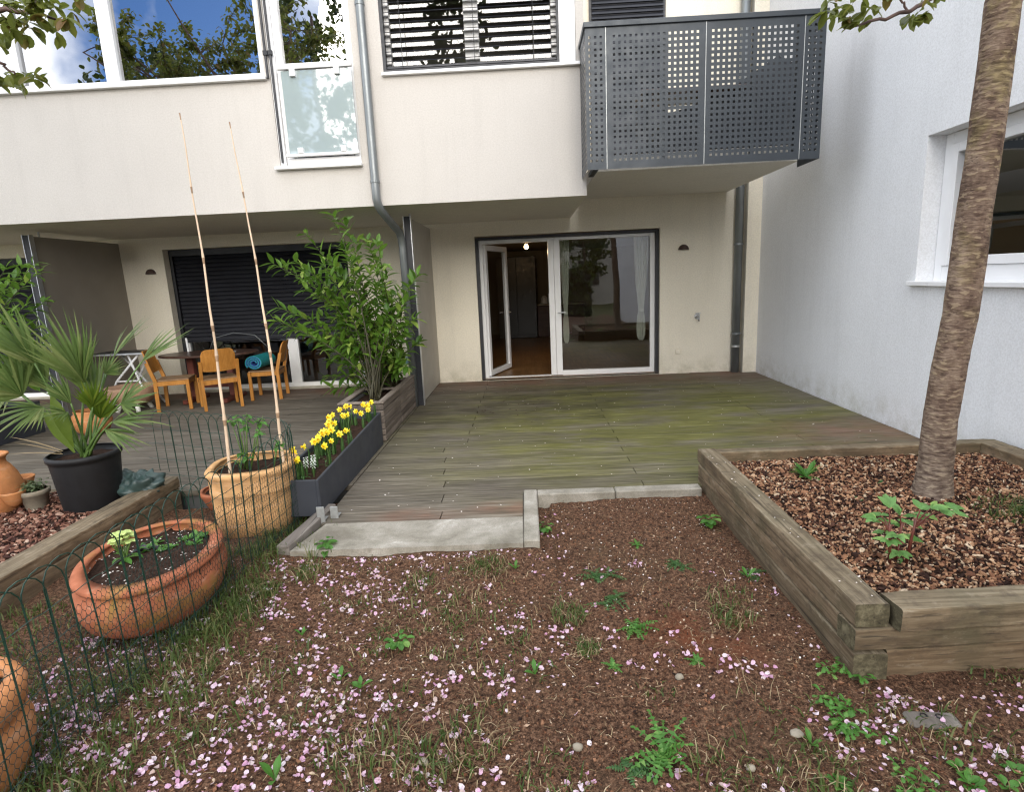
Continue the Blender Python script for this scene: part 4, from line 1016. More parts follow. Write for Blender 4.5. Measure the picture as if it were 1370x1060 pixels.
g = MB(); g.tube([(-5.0, 8.95, .742), (-4.9, 8.95, .93), (-4.6, 8.98, 1.0), (-4.25, 8.95, .95), (-4.05, 8.93, .75)], .006, 6); g.tube([(-4.95, 8.6, .742), (-4.7, 8.7, .742), (-4.4, 8.6, .742)], .006, 6)
tag(g.build('garden_hose', M['grey_pipe'], None, True), 'thin grey cable looping above the dark oval table', 'cable')

# ================================================================== WIRE FENCE
t = thing('garden_fence', 'green wire border fence with hooped top and netting around the clay pots', 'fence', (-1.76, 3.0, -.08))
pathA = [V((-1.83, 1.02, -.08)), V((-1.80, 1.8, -.08)), V((-1.76, 3.0, -.08)), V((-1.71, 3.85, -.08)), V((-1.74, 4.02, -.08)), V((-1.86, 4.14, -.06)), V((-2.5, 4.34, -.04)), V((-3.16, 4.52, -.02))]
cum = [0]
for a, b in zip(pathA, pathA[1:]): cum.append(cum[-1]+(b-a).length)
def fp(s, z):
    s = max(0, min(cum[-1], s))
    for i in range(len(cum)-1):
        if s <= cum[i+1]+1e-9:
            p = pathA[i].lerp(pathA[i+1], (s-cum[i])/(cum[i+1]-cum[i])); break
    w = .012*math.sin(s*2.3+z*3)*z*2
    return V((p.x+w, p.y, p.z+z))
FH = .745; sp = .096; k = 0; s_ = .02
while s_+2*sp < cum[-1]:
    pts = [fp(s_, -.06), fp(s_, .3), fp(s_, FH-.09)]
    for i in range(1, 8): 
        a = PI*i/8; pts.append(fp(s_+sp-sp*math.cos(a), FH-.09+.09*math.sin(a)))
    pts += [fp(s_+2*sp, FH-.09), fp(s_+2*sp, .3), fp(s_+2*sp, FH*.3)]
    j = random.gauss(0, .006); pts = [p+V((j, 0, 0))*p.z for p in pts]
    g = MB(); g.tube(pts, .0026, 5); g.build('hoop_wire', M['wire'], t)
    s_ += sp; k += 1
for z in (.08, .2, .33, .46, .585):
    g = MB(); n = 90; g.tube([fp(cum[-1]*i/n, z+.004*math.sin(i*2.1)) for i in range(n+1)], .0021, 4); g.build('line_wire', M['wire'], t)
# hexagonal netting tied on the lower part of the front run
g = MB(); cw, chh = .026, .030; z0, z1 = .0, .56; smax = cum[3]+.1
nc = int(smax/cw); nr = int((z1-z0)/chh)
def wirequad(a, b, r=.0012):
    d = (b-a); dn = V((1, .1, 0)); sd = d.cross(dn).normalized()*r; up = dn*r
    g.add([a-sd, a+up, a+sd, b-sd, b+up, b+sd], [(0, 1, 4, 3), (1, 2, 5, 4), (2, 0, 3, 5)])
def sag(s, z): return fp(s, z)+V((.012+.010*noise.noise(V((s*3, z*4, 1))), 0, .012*noise.noise(V((s*2, z*3, 7)))))
for r in range(nr):
    for c in range(nc):
        s0 = (c+(.5 if r % 2 else 0))*cw; zb = z0+r*chh
        a = sag(s0, zb); b = sag(s0, zb+chh*.55); l = sag(s0-cw/2, zb+chh); rr = sag(s0+cw/2, zb+chh)
        wirequad(a, b); wirequad(b, l); wirequad(b, rr)
g.build('wire_netting', M['net'], t)

# bamboo canes
def cane(p0, p1, lab, bow):
    g = MB(); n = 60; p0, p1 = V(p0), V(p1); pts, rs = [], []
    for i in range(n+1):
        f = i/n; p = p0.lerp(p1, f)+V((bow*math.sin(PI*f), 0, 0))+V((.006*noise.noise(V((f*7, 1, bow*90))), 0, 0)); pts.append(p)
        ph = (f*11) % 1
        rs.append((.0118-.0085*f)*(1.38 if min(ph, 1-ph) < .05 else 1))
    g.tube(pts, rs, 8); o = g.build('bamboo_cane', M['cane'], None, True); o.data.materials.append(M['cane_node'])
    for p in o.data.polygons:
        i = p.index//8
        if i < n and (rs[i] > rs[0]*1.15*(1-i/n*.7) or rs[i+1] > 1.2*(.0118-.0085*(i+1)/n)): p.material_index = 1
    tag(o, lab, 'bamboo cane', 'bamboo canes in the tan pot')
c0 = at(305, 612, 3.80); c1 = at(377, 602, 4.0)
c0.z = .32; c1.z = .32
cane(c0, at(240, 151, 3.86), 'taller bamboo cane, on the left in the tan clay pot', .02)
cane(c1, at(307, 163, 4.02), 'shorter bamboo cane, on the right in the tan clay pot', .03)

# ================================================================== PLANTS
CAM = V((0, 0, H))
def rvec(): 
    v = V((random.gauss(0, 1), random.gauss(0, 1), random.gauss(0, 1))); return v.normalized()
LANCE = (.12, .7, 1, .9, .5, 0); OVAL = (.2, .85, 1, .8, 0)
DENT = (.1, .35, .22, .6, .35, .85, .5, 1, .6, .9, 0)
def shrub(name, lab, cat, base, tips, L, W, mat, stem_r, n_per, depth):
    t = thing(name, lab, cat, base[0])
    fo = MB(); 
    for (u, v, *yy) in tips:
        y = yy[0] if yy else uni(*depth)
        tip = at(u, v, y); b0 = random.choice(base)
        b0 = V(b0)+V((uni(-.05, .05), uni(-.12, .12), 0)); d = tip-b0; ln = d.length
        mid = b0.lerp(tip, .5)+V((-d.x*.33+uni(-.06, .06), uni(-.08, .08), .10*ln))
        pts = []
        for i in range(13):
            f = i/12; pts.append(b0*(1-f)**2+mid*2*f*(1-f)+tip*f*f+V((.012*noise.noise(V((f*6, u, v))), 0, 0)))
        g = MB(); g.tube(pts, [stem_r*(1-.8*i/12) for i in range(13)], 6); g.build('stem', M['stem'], t, True)
        n = int(n_per*min(1.2, ln/1.2))+5
        for k in range(n):
            f = 1-(.62*(k/n)**1.25); i = min(11, int(f*12)); p = pts[i].lerp(pts[i+1], f*12-i) if f < 1 else pts[12]
            ax = (pts[min(12, i+1)]-pts[max(0, i-1)]).normalized()
            a = k*2.4+uni(-.4, .4); side = ax.orthogonal().normalized(); side = Matrix.Rotation(a, 3, ax) @ side
            d2 = (side*uni(.7, 1)+ax*uni(.35, .9)+V((0, 0, uni(-.15, .25)))).normalized()
            if k < 6: d2 = (side*.75+ax*.8).normalized()
            fo.leaf(p, d2, V((0, 0, 1))+rvec()*.35, L*uni(.6, 1.1), W*uni(.75, 1.1), LANCE, uni(.1, .9), uni(.1, .35))
    fo.build('foliage', mat, t); return t
tips = [(447, 288), (408, 312), (462, 298), (478, 320), (492, 322), (440, 345), (456, 330), (470, 345), (364, 352), (380, 356), (395, 350), (405, 362), (420, 368), (432, 352), (455, 372), (500, 340), (505, 325), (553, 376), (560, 368), (535, 385), (518, 362), (480, 395), (520, 415), (365, 428), (378, 436), (395, 420), (390, 440), (372, 412), (430, 422), (470, 440), (510, 450), (545, 430), (556, 425), (562, 458), (420, 455), (440, 480), (480, 495), (520, 490), (540, 470), (500, 505), (528, 505), (465, 460), (430, 395), (410, 388), (495, 365), (535, 408), (548, 398), (505, 385), (455, 405), (490, 420), (530, 440), (475, 470), (510, 475), (435, 505), (455, 440), (448, 360), (525, 395), (545, 447), (488, 455), (470, 520), (512, 430), (486, 480), (460, 500), (445, 520), (495, 525), (530, 520), (505, 540), (480, 535), (520, 465), (500, 470), (535, 480), (458, 475), (442, 455), (425, 440), (515, 500), (545, 490), (490, 500), (475, 425), (450, 425), (500, 440)]
shrub('laurel_shrub', 'tall leafy green shrub growing in the slatted wooden planter', 'shrub', [(-1.72, 6.3, .36), (-1.8, 6.8, .36), (-1.68, 7.1, .36)], tips, .175, .058, M['laurel'], .009, 22, (6.2, 7.25))
tips = [(8, 358), (30, 356), (45, 352), (55, 362), (62, 402), (6, 388), (20, 372), (35, 408), (50, 436), (15, 420), (4, 440), (60, 455), (30, 470), (45, 488), (20, 500), (-30, 400), (-40, 360), (-10, 470), (35, 440), (48, 465), (5, 510), (-15, 430), (52, 510), (30, 520)]
shrub('laurel_shrub', 'leafy shrub at the left edge in front of the dark blind', 'shrub', [(-6.45, 6.2, .35), (-6.4, 6.6, .35)], tips, .16, .06, M['laurel'], .012, 24, (6.1, 6.9))

# fan palm
t = thing('fan_palm', 'fan palm with split leaves growing in the black plastic tub', 'palm', PC+V((0, 0, .38)))
pb = PC+V((.0, -.0, .38))
def fan(hub, tip, nrm, spread, n, mat, w=.030, split=.45, curl=.35, pet=True, start=None, rad_j=.12):
    hub, tip = V(hub), V(tip); d = (tip-hub); L = d.length; d.normalize(); nrm = V(nrm); nrm = (nrm-d*nrm.dot(d)).normalized()
    g = MB()
    for k in range(n):
        f = (k/(n-1)-.5) if n > 1 else 0; a = f*spread
        dd = Matrix.Rotation(a, 3, nrm) @ d; dd = (dd+nrm*(.22*abs(f)*2)).normalized()
        ll = L*(1-.30*(abs(f)*2)**2)*uni(1-rad_j, 1+rad_j*.5)
        wid = max(.010, 2*L*split*math.tan(spread/(n)/2)*1.5); wid = min(wid, w*2.4)
        g.leaf(hub, dd, nrm, ll, wid, (.12, .55, 1, .82, .5, .22, 0), curl*uni(.3, 1.3), .35*(1 if k % 2 else -1))
    o = g.build('frond', M[mat], t)
    if pet:
        s0 = pb+V((uni(-.03, .03), uni(-.03, .03), 0)) if start is None else V(start); m_ = s0.lerp(hub, .5)+V((0, 0, .08*(hub-s0).length))
        g = MB(); g.tube([s0*(1-f)**2+m_*2*f*(1-f)+hub*f*f for f in [i/8 for i in range(9)]], [.010-.004*i/8 for i in range(9)], 6); g.build('petiole', M['greenstem'], t, True)
tc = lambda p: (CAM-V(p)).normalized()
def F_(hu, hy, tu, ty, spread, n, mat='palm', nm=(0, 0, .4), w=.03, split=.45, curl=.35, pet=True):
    h = at(*hu, hy); tp = at(*tu, ty); tp = h+(tp-h)*1.22; fan(h, tp, tc(h)+V(nm), spread, n, mat, w, split, curl, pet)
F_((113, 512), 4.15, (66, 430), 4.0, 1.3, 20, nm=(.9, 0, .5), split=.6)
F_((113, 512), 4.15, (112, 455), 4.05, .9, 11, nm=(-.8, 0, .3), split=.6, pet=False)
F_((152, 478), 4.45, (188, 428), 4.75, .8, 11, nm=(-.9, .2, .2))
F_((140, 500), 4.3, (160, 480), 4.35, 2.0, 15, nm=(0, 0, .3), split=.4)
F_((190, 484), 4.5, (243, 440), 4.7, .85, 11, nm=(-.6, 0, .9))
F_((46, 486), 4.0, (-20, 415), 3.8, 1.1, 15, nm=(.7, 0, .8), split=.65)
F_((30, 530), 3.95, (-25, 480), 3.75, 1.9, 17, nm=(0, 0, .5))
F_((58, 545), 4.0, (0, 560), 3.7, 1.7, 17, nm=(.2, 0, 1.3), curl=.7)
F_((90, 552), 3.9, (55, 548), 3.7, 1.5, 13, nm=(0, 0, 1.2), curl=.6)
F_((124, 545), 4.05, (122, 512), 4.0, 1.5, 13, 'palm_young', nm=(0, 0, .1), split=.6, curl=.2)
F_((134, 560), 4.12, (142, 525), 4.05, 1.3, 11, 'palm_young', nm=(0, 0, .2), split=.55, curl=.3)
F_((162, 540), 4.0, (196, 522), 3.95, 1.9, 13, nm=(0, 0, .6), curl=.4)
F_((150, 565), 3.95, (200, 552), 3.85, .8, 8, nm=(0, 0, 1), curl=.6)
F_((140, 575), 3.9, (185, 590), 3.8, .7, 7, nm=(0, 0, 1), curl=.7)
F_((62, 520), 4.1, (10, 455), 3.95, 1.2, 15, nm=(.6, 0, .5), split=.6)
F_((95, 540), 4.0, (60, 500), 3.9, 1.0, 11, nm=(.5, 0, .8))
F_((128, 530), 4.2, (100, 470), 4.15, 1.1, 13, nm=(.4, 0, .3), split=.55)
F_((20, 520), 4.1, (-30, 545), 4.0, 1.6, 15, nm=(0, 0, 1), curl=.5)
for hu, tu in (((98, 598), (68, 528)), ((100, 606), (58, 548))):
    h = at(*hu, 3.95); tp = at(*tu, 3.9); g = MB(); d = tp-h
    g.leaf(h, d, tc(h)+V((0, 0, .2)), d.length*.95, .085, (.12, .4, .75, 1, .95, .75, .2), .15, .18); g.build('young_frond', M['palm_young'], t, True)
for hu, tu in (((84, 604), (14, 577)), ((82, 606), (20, 586)), ((84, 608), (10, 600))):
    h = at(*hu, 4.0); tp = at(*tu, 3.95); g = MB(); d = tp-h; g.leaf(h, d, (0, 0, 1), d.length, .02, (.4, .8, 1, .6, 0), .2, .3); g.build('dead_frond', M['palm_dead'], t)

# small plants -------------------------------------------------------
def rosette(mb, c, n, L, W, prof, lift=(.2, .8), curl=.8, jit=.3):
    for k in range(n):
        a = 2*PI*k/n+uni(-jit, jit); e = uni(*lift)
        d = V((math.cos(a)*math.cos(e), math.sin(a)*math.cos(e), math.sin(e)))
        mb.leaf(V(c)+d*.004, d, (0, 0, 1), L*uni(.6, 1.1), W*uni(.8, 1.15), prof, curl*uni(.5, 1.3), .25, uni(-.3, .3))
def leafy(mb, c, h, n, L, W, prof=OVAL, spread=.06):
    for k in range(n):
        f = (k+.5)/n; a = k*2.4; z = h*(.35+.65*f)
        p = V(c)+V((math.cos(a)*spread*f*.5+uni(-.01, .01), math.sin(a)*spread*f*.5+uni(-.01, .01), z))
        d = V((math.cos(a), math.sin(a), uni(-.1, .5))); mb.leaf(p, d, (0, 0, 1), L*uni(.7, 1.1), W*uni(.8, 1.1), prof, uni(.4, 1.1), .2)
def stems(c, h, n, spread, r=.003, mat='greenstem', parent=None):
    g = MB()
    for k in range(n):
        a = 2*PI*k/n+uni(-.4, .4); g.tube([V(c), V(c)+V((math.cos(a)*spread*.4, math.sin(a)*spread*.4, h*.55)), V(c)+V((math.cos(a)*spread, math.sin(a)*spread, h))], [r, r*.8, r*.5], 5)
    return g.build('stem', M[mat], parent)
def feather(mb, base, d, L, n, l, w, curl=.8):
    # jagged dandelion-like leaf: a rib with separate pairs of pointed lobes
    d = V(d).normalized(); sd = d.cross(V((0, 0, 1))).normalized(); p = V(base); dd = d.copy()
    for k in range(n):
        q = Matrix.Rotation(-curl/n, 3, sd); dd = q @ dd; p2 = p+dd*(L/n); up = sd.cross(dd)
        mb.quad(p-sd*w*.16, p+sd*w*.16, p2+sd*w*.16, p2-sd*w*.16)
        f = math.sin(PI*min(1, (k+1.2)/(n+.6)))
        for s_ in (-1, 1):
            mb.leaf(p.lerp(p2, .6), sd*s_+dd*uni(-.1, .35), up, l*f*uni(.7, 1.15)+.004, w*uni(.7, 1.1), (1, .85, .5, 0), uni(-.2, .5), .1)
        p = p2
    mb.leaf(p, dd, sd.cross(dd), l*.9, w*1.1, (.5, 1, .7, 0), .2, .15)
def feathers(mb, c, n, L, l, w, lift):
    for k in range(n):
        a = 2*PI*k/n+uni(-.45, .45); e = uni(*lift)
        feather(mb, V(c)+V((0, 0, .003)), V((math.cos(a)*math.cos(e), math.sin(a)*math.cos(e), math.sin(e))), L*uni(.55, 1.15), random.randint(5, 7), l, w)
WEEDS = [  # u, v, kind, size, label
 (437, 741, 'leafy', 1.15, 'leafy light green weed growing in front of the concrete step'),
 (727, 712, 'round', 1.0, 'round-leaved green weed beside the narrow concrete kerb'),
 (948, 706, 'round', 1.2, 'dense green weed at the foot of the raised tree bed, by the deck'),
 (852, 732, 'small', .8, 'small pale weed alone on the bare soil near the kerb corner'),
 (903, 758, 'sprawl', .9, 'sprawling small weed on bare soil left of the raised tree bed'),
 (808, 772, 'sprawl', 1.1, 'low sprawling weed in the middle of the brown soil'),
 (822, 806, 'sprawl', 1.1, 'flat jagged weed just below the sprawling weed on brown soil'),
 (849, 842, 'dandelion', .75, 'young dandelion beside the patch of reddish soil'),
 (716, 902, 'two', .9, 'two-leaved upright green seedling in the centre of the soil'),
 (533, 868, 'round', .9, 'light green weed in the petal-covered grass left of centre'),
 (455, 912, 'two', .75, 'small seedling with long leaves on the left among petals'),
 (482, 920, 'two', .85, 'upright narrow-leaved seedling among petals, right of a smaller one'),
 (404, 850, 'two', .6, 'tiny upright seedling beside the pink petals near the wire fence'),
 (888, 1012, 'dandelion', .95, 'large dandelion rosette in the foreground soil'),
 (848, 1035, 'sprawl', 1.0, 'dark feathery weed to the left of the large dandelion'),
 (1128, 905, 'sprawl2', 1.2, 'bushy green weed at the front corner of the raised tree bed'),
 (1120, 948, 'sprawl2', 1.2, 'trailing green weed in front of the raised bed corner'),
 (1150, 985, 'sprawl2', 1.3, 'spreading weed among petals below the raised bed corner'),
 (1004, 772, 'sprawl', .9, 'weed hanging over petals against the raised bed side'),
 (1000, 775, 'two', .8, 'tall thin-leaved weed against the raised bed side'),
 (820, 890, 'small', .9, 'small weed right of the two-leaved seedling in the soil'),
 (932, 886, 'small', .8, 'tiny weed below the patch of reddish soil'),
 (368, 1046, 'two', 1.0, 'green seedling near the lower left edge of the soil'),
 (1285, 1040, 'broad', 0.62, 'broad-leaved weed in the lower right corner'),
 (1345, 1045, 'broad', .6, 'cluster of oval weed leaves at the lower right edge'),
 (1150, 1050, 'broad', .5, 'round-leaved weed at the bottom edge, right of centre'),
 (1225, 1050, 'sprawl2', 1.1, 'low weed between the broad-leaved plants at the bottom right'),
 (1085, 1000, 'two', .8, 'slender weed left of the spreading weed in the foreground'),
 (690, 770, 'two', .6, 'thin upright weed in front of the step among dry stalks'),
]
for u, v, kind, s, lab in WEEDS:
    p = onz(u, v, -.045 if v < 750 and u < 700 else -.075); p.z = hgt(p.x, p.y); g = MB(); mat = 'weed'
    if kind == 'leafy': leafy(g, p, .075*s, 12, .075*s, .042*s, (.3, .9, 1, .7, 0)); 
    elif kind == 'round': leafy(g, p, .055*s, 22, .042*s, .034*s, OVAL, .09)
    elif kind == 'small': feathers(g, p, 7, .06*s, .012*s, .010*s, (.2, .9))
    elif kind == 'sprawl':
        for k in range(3): feathers(g, p+V((uni(-.06, .06), uni(-.04, .04), 0)), 7, .09*s, .014*s, .009*s, (.05, .6))
        mat = 'weed_dark'
    elif kind == 'sprawl2':
        for k in range(6):
            q = p+V((uni(-.065, .065), uni(-.05, .05), 0)); leafy(g, q, .035*s, 8, .026*s, .016*s, DENT, .07)
    elif kind == 'dandelion':
        feathers(g, p, 15, .15*s, .024*s, .016*s, (.25, 1.15))
    elif kind == 'two': rosette(g, p, 4, .085*s, .028*s, (.2, .4, .8, 1, .7, 0), (.7, 1.35), .5)
    elif kind == 'broad':
        for k in range(3): rosette(g, p+V((uni(-.08, .08), uni(-.05, .05), 0)), 5, .075*s, .045*s, (.15, .25, .8, 1, .9, .55, 0), (.35, 1.0), .7)
    tag(g.build('weed', M[mat]), lab, 'weed', 'weeds in the bare soil')
# plants in the tree bed
p = onz(1078, 640, .17); g = MB(); rosette(g, p, 16, .16, .03, (.3, .7, .9, 1, .7, 0), (.5, 1.3), .7); tag(g.build('leafy_plant', M['weed']), 'light green rosette plant near the back of the raised tree bed', 'plant')
for u, v, lab in ((1183, 648, 'tiny weed left of the cherry trunk in the raised bed mulch'), (1146, 672, 'smallest green seedling in the mulch left of the cherry trunk')):
    p = onz(u, v, .17); g = MB(); rosette(g, p, 8 if u > 1150 else 5, .05, .022, OVAL, (.1, .8)); tag(g.build('weed', M['weed_dark']), lab, 'weed', 'weeds in the raised bed')
t = thing('peony', 'young peony with red stems and fresh green leaves in front of the trunk', 'plant', onz(1196, 755, .17))
pbase = [onz(1190, 757, .165), onz(1197, 752, .165), onz(1212, 755, .165)]
PE = [(1178, 690, 0), (1190, 680, 0), (1204, 690, 1), (1196, 702, 0), (1183, 712, 0), (1200, 716, 1), (1222, 692, 2), (1232, 682, 2), (1246, 680, 2), (1258, 684, 2), (1268, 678, 2), (1276, 686, 2), (1212, 700, 1), (1190, 724, 0), (1202, 738, 1), (1208, 748, 2), (1172, 694, 0), (1214, 720, 1), (1187, 698, 0), (1238, 690, 2)]
fo = MB()
for k in range(3):
    ts = [q for q in PE if q[2] == k]; b0 = pbase[k]; main = at(*[(1190, 700), (1207, 700), (1226, 694)][k], b0.y-.03)
    g = MB(); g.tube([b0, b0.lerp(main, .5)+V((0, .0, .02)), main], [.008, .007, .004], 8); g.build('stem', M['redstem'], t, True)
    for u, v, _ in ts:
        e = at(u, v, b0.y+uni(-.09, .09)); st = b0.lerp(main, .8 if v < 715 else .35)
        g = MB(); g.tube([st, st.lerp(e, .5)+V((0, 0, .015)), e], [.004, .0035, .002], 5); g.build('leaf_stalk', M['redstem'], t)
        for j in range(5):
            a = (j-2)*.62+uni(-.15, .15); d = (e-st).normalized(); d = V((d.x, d.y, d.z*.3)).normalized(); d = Matrix.Rotation(a, 3, 'Z') @ d
            fo.leaf(e, d, V((0, 0, 1))+tc(e)*.5, uni(.05, .078), uni(.026, .036), (.15, .6, 1, .85, .55, 0), uni(.3, .9), .2)
fo.build('foliage', M['peony'], t)
# bowl plants
t = thing('hellebore', 'pale green flowering hellebore on the left in the oval terracotta bowl', 'plant', BC+V((-.12, -.12, .28)))
c = onz(168, 752, .2); c.z = BC.z+.275; st = stems(c, .12, 8, .045, .006, 'greenstem', t)
g = MB()
for k in range(12):
    a = uni(0, 2*PI); q = c+V((math.cos(a)*uni(.0, .075), math.sin(a)*uni(0, .06), uni(.10, .18)))
    for j in range(5): b = 2*PI*j/5; g.leaf(q, V((math.cos(b), math.sin(b), .25)), (0, 0, 1), .034, .030, (.3, .9, 1, .6), .5, .2)
g.build('flowers', M['pale_flower'], t)
g = MB(); leafy(g, c, .05, 10, .07, .03); g.build('foliage', M['weed'], t)
c = onz(235, 730, .2); c.z = BC.z+.275; g = MB()
for k in range(16): rosette(g, c+V((uni(-.16, .10), uni(-.10, .12), .0)), 8, .055, .024, OVAL, (.3, 1.1))
tag(g.build('leafy_plant', M['weed']), 'low patch of leafy seedlings on the right in the oval terracotta bowl', 'plant')
c = onz(195, 738, .2); c.z = BC.z+.275; g = MB(); 
for k in range(3): rosette(g, c+V((uni(-.04, .04), uni(-.04, .04), 0)), 8, .06, .03, OVAL, (.4, 1.1))
tag(g.build('leafy_plant', M['purple']), 'dark purple leafy plant in the middle of the oval terracotta bowl', 'plant')
g = MB()
for k in range(170):
    a, r = uni(0, 6.28), math.sqrt(rnd())*.30; q = BC+V((math.cos(a)*r, math.sin(a)*r*1.2, .285)); petal_ = uni(.006, .014)
    d = rvec(); g.leaf(q, V((d.x, d.y, .1)), (0, 0, 1), petal_, petal_*.7, (.4, 1, .7), .3, .2)
o = g.build('fallen_petals', M['petal_pale']); o['kind'] = 'stuff'
# shoots in the tan pot
t = thing('potted_shoots', 'young leafy shoots growing between the bamboo canes in the tan pot', 'plant', TC+V((0, 0, .43)))
fo = MB()
for (u, v, bu) in ((316, 556, 330), (325, 566, 330), (308, 562, 330), (346, 560, 334), (352, 556, 334), (330, 553, 330), (345, 575, 345), (322, 606, 322), (330, 612, 325), (319, 618, 322), (372, 596, 365), (374, 590, 365)):
    y = 3.95; b0 = at(bu, 622, y); b0.z = TC.z+.43; e = at(u, v, y+uni(-.08, .08)); g = MB()
    g.tube([b0, b0.lerp(e, .6)+V((0, 0, .02)), e], [.005, .004, .002], 6); g.build('stem', M['greenstem'], t, True)
    for j in range(7): fo.leaf(b0.lerp(e, uni(.85, 1)), V((math.cos(j*2.4), math.sin(j*2.4), uni(-.2, .6))), (0, 0, 1), .06, .03, OVAL, .7, .2)
fo.build('foliage', M['weed'], t)
# herb in the small pot
g = MB(); c = V((-3.76, 4.05, .075+.14))
for k in range(28): leafy(g, c+V((max(-.05, min(.05, random.gauss(0, .04))), max(-.05, min(.05, random.gauss(0, .04))), -.02)), .10, 7, .035, .018, OVAL, .05)
tag(g.build('herb', leafmat('sage_leaf', (.07, .11, .05), (.16, .21, .10), (.24, .28, .15))), 'bushy grey-green herb growing in the small clay pot', 'plant')

# daffodils
def daff(h, kind):
    t = thing('daffodil', 'yellow daffodil blooming in the dark grey trough', 'flower', (0, 0, 0), 'daffodils in the trough')
    a = uni(0, 6.28); tip = V((.02*math.cos(a), .02*math.sin(a), h)); f = V((.6*math.cos(a), -.8, .15)).normalized()
    g = MB(); g.tube([(0, 0, -.03), (0, 0, h*.6), tip, tip+f*.018], [.0035, .003, .003, .003], 5); g.build('stem', M['greenstem'], t)
    g = MB()
    for k in range(9): b = k*1.3; g.leaf((uni(-.012, .012), uni(-.012, .012), -.02), V((math.cos(b)*.25, math.sin(b)*.25, 1)), (math.cos(b), math.sin(b), 0), h*uni(.75, 1.05), .011, (.8, 1, 1, .8, 0), .4, .3)
    g.build('leaves', M['weed_dark'], t)
    c = tip+f*.018; u = f.orthogonal().normalized()
    g = MB()
    for k in range(6):
        d = Matrix.Rotation(k*PI/3, 3, f) @ u; g.leaf(c, d*.95-f*.12, f, .031, .021, (.4, .95, 1, .7, .1), .1, .12)
    g.build('petals', M['daffodil'], t)
    g = MB(); w = f.cross(u); n = 10; rings = [(.005, 0), (.007, .010), (.008, .018), (.011, .023)]
    g.add([c+f*z+(u*math.cos(2*PI*k/n)+w*math.sin(2*PI*k/n))*r for r, z in rings for k in range(n)], [(i*n+k, i*n+(k+1) % n, (i+1)*n+(k+1) % n, (i+1)*n+k) for i in range(3) for k in range(n)])
    g.build('trumpet', M['daff_trumpet'], t); return t
protos = [daff(uni(.13, .20), 0) for _ in range(4)]
for o in protos: KIDS[o.name] = list(bpy.data.objects[o.name].children)
clumps = [(-1.72, 5.58, 7, .12), (-1.70, 5.35, 7, .12), (-1.78, 5.05, 5, .10), (-1.70, 4.85, 5, .10), (-1.65, 4.62, 4, .10), (-1.79, 4.50, 4, .10), (-1.78, 4.22, 3, .07), (-1.66, 4.36, 3, .07), (-1.72, 4.04, 2, .04)]
first = 0
for x, y, n, s in clumps:
    for k in range(n):
        px_, py_ = max(-1.84, min(-1.58, random.gauss(x, s*.8))), random.gauss(y, s)
        loc = (px_, max(3.95, min(5.7, py_)), trz(py_)-.05)
        if first < 4: protos[first].location = loc; protos[first].rotation_euler = (0, 0, uni(-.9, .9)); first += 1
        else: dup(protos[first % 4], loc, uni(-.9, .9), scale=uni(.85, 1.1)); first += 1
for k, (x, y) in enumerate(((-1.70, 4.12), (-1.66, 4.17), (-1.73, 4.2), (-1.69, 4.25), (-1.64, 4.1))):
    t = thing('grape_hyacinth', 'small white spike flower at the near end of the dark grey trough', 'flower', (x, y, trz(y)-.05), 'white spike flowers in the trough')
    c = V((x, y, trz(y)-.05)); g = MB(); g.tube([c, c+V((0, 0, .12))], .003, 5); g.build('stem', M['greenstem'], t)
    g = MB()
    for i in range(22):
        a = i*2.4; q = c+V((math.cos(a)*.009, math.sin(a)*.009, .07+.055*i/22)); g.leaf(q, V((math.cos(a), math.sin(a), .1)), (0, 0, 1), .011, .010, (.6, 1, .7), .3, .3)
    g.build('blossom', M['white_petal'], t)
    g = MB()
    for i in range(5): b = i*1.3; g.leaf(c, V((math.cos(b)*.4, math.sin(b)*.4, 1)), (math.cos(b), math.sin(b), 0), .12, .008, (.8, 1, .8, 0), .5, .2)
    g.build('leaves', M['weed_dark'], t)
g = MB()
for k in range(30): leafy(g, (uni(-1.85, -1.58), uni(4.0, 5.7), trz(4.8)-.06), .03, 5, .04, .012, LANCE, .05)
o = g.build('seedlings', M['weed_dark']); o['kind'] = 'stuff'

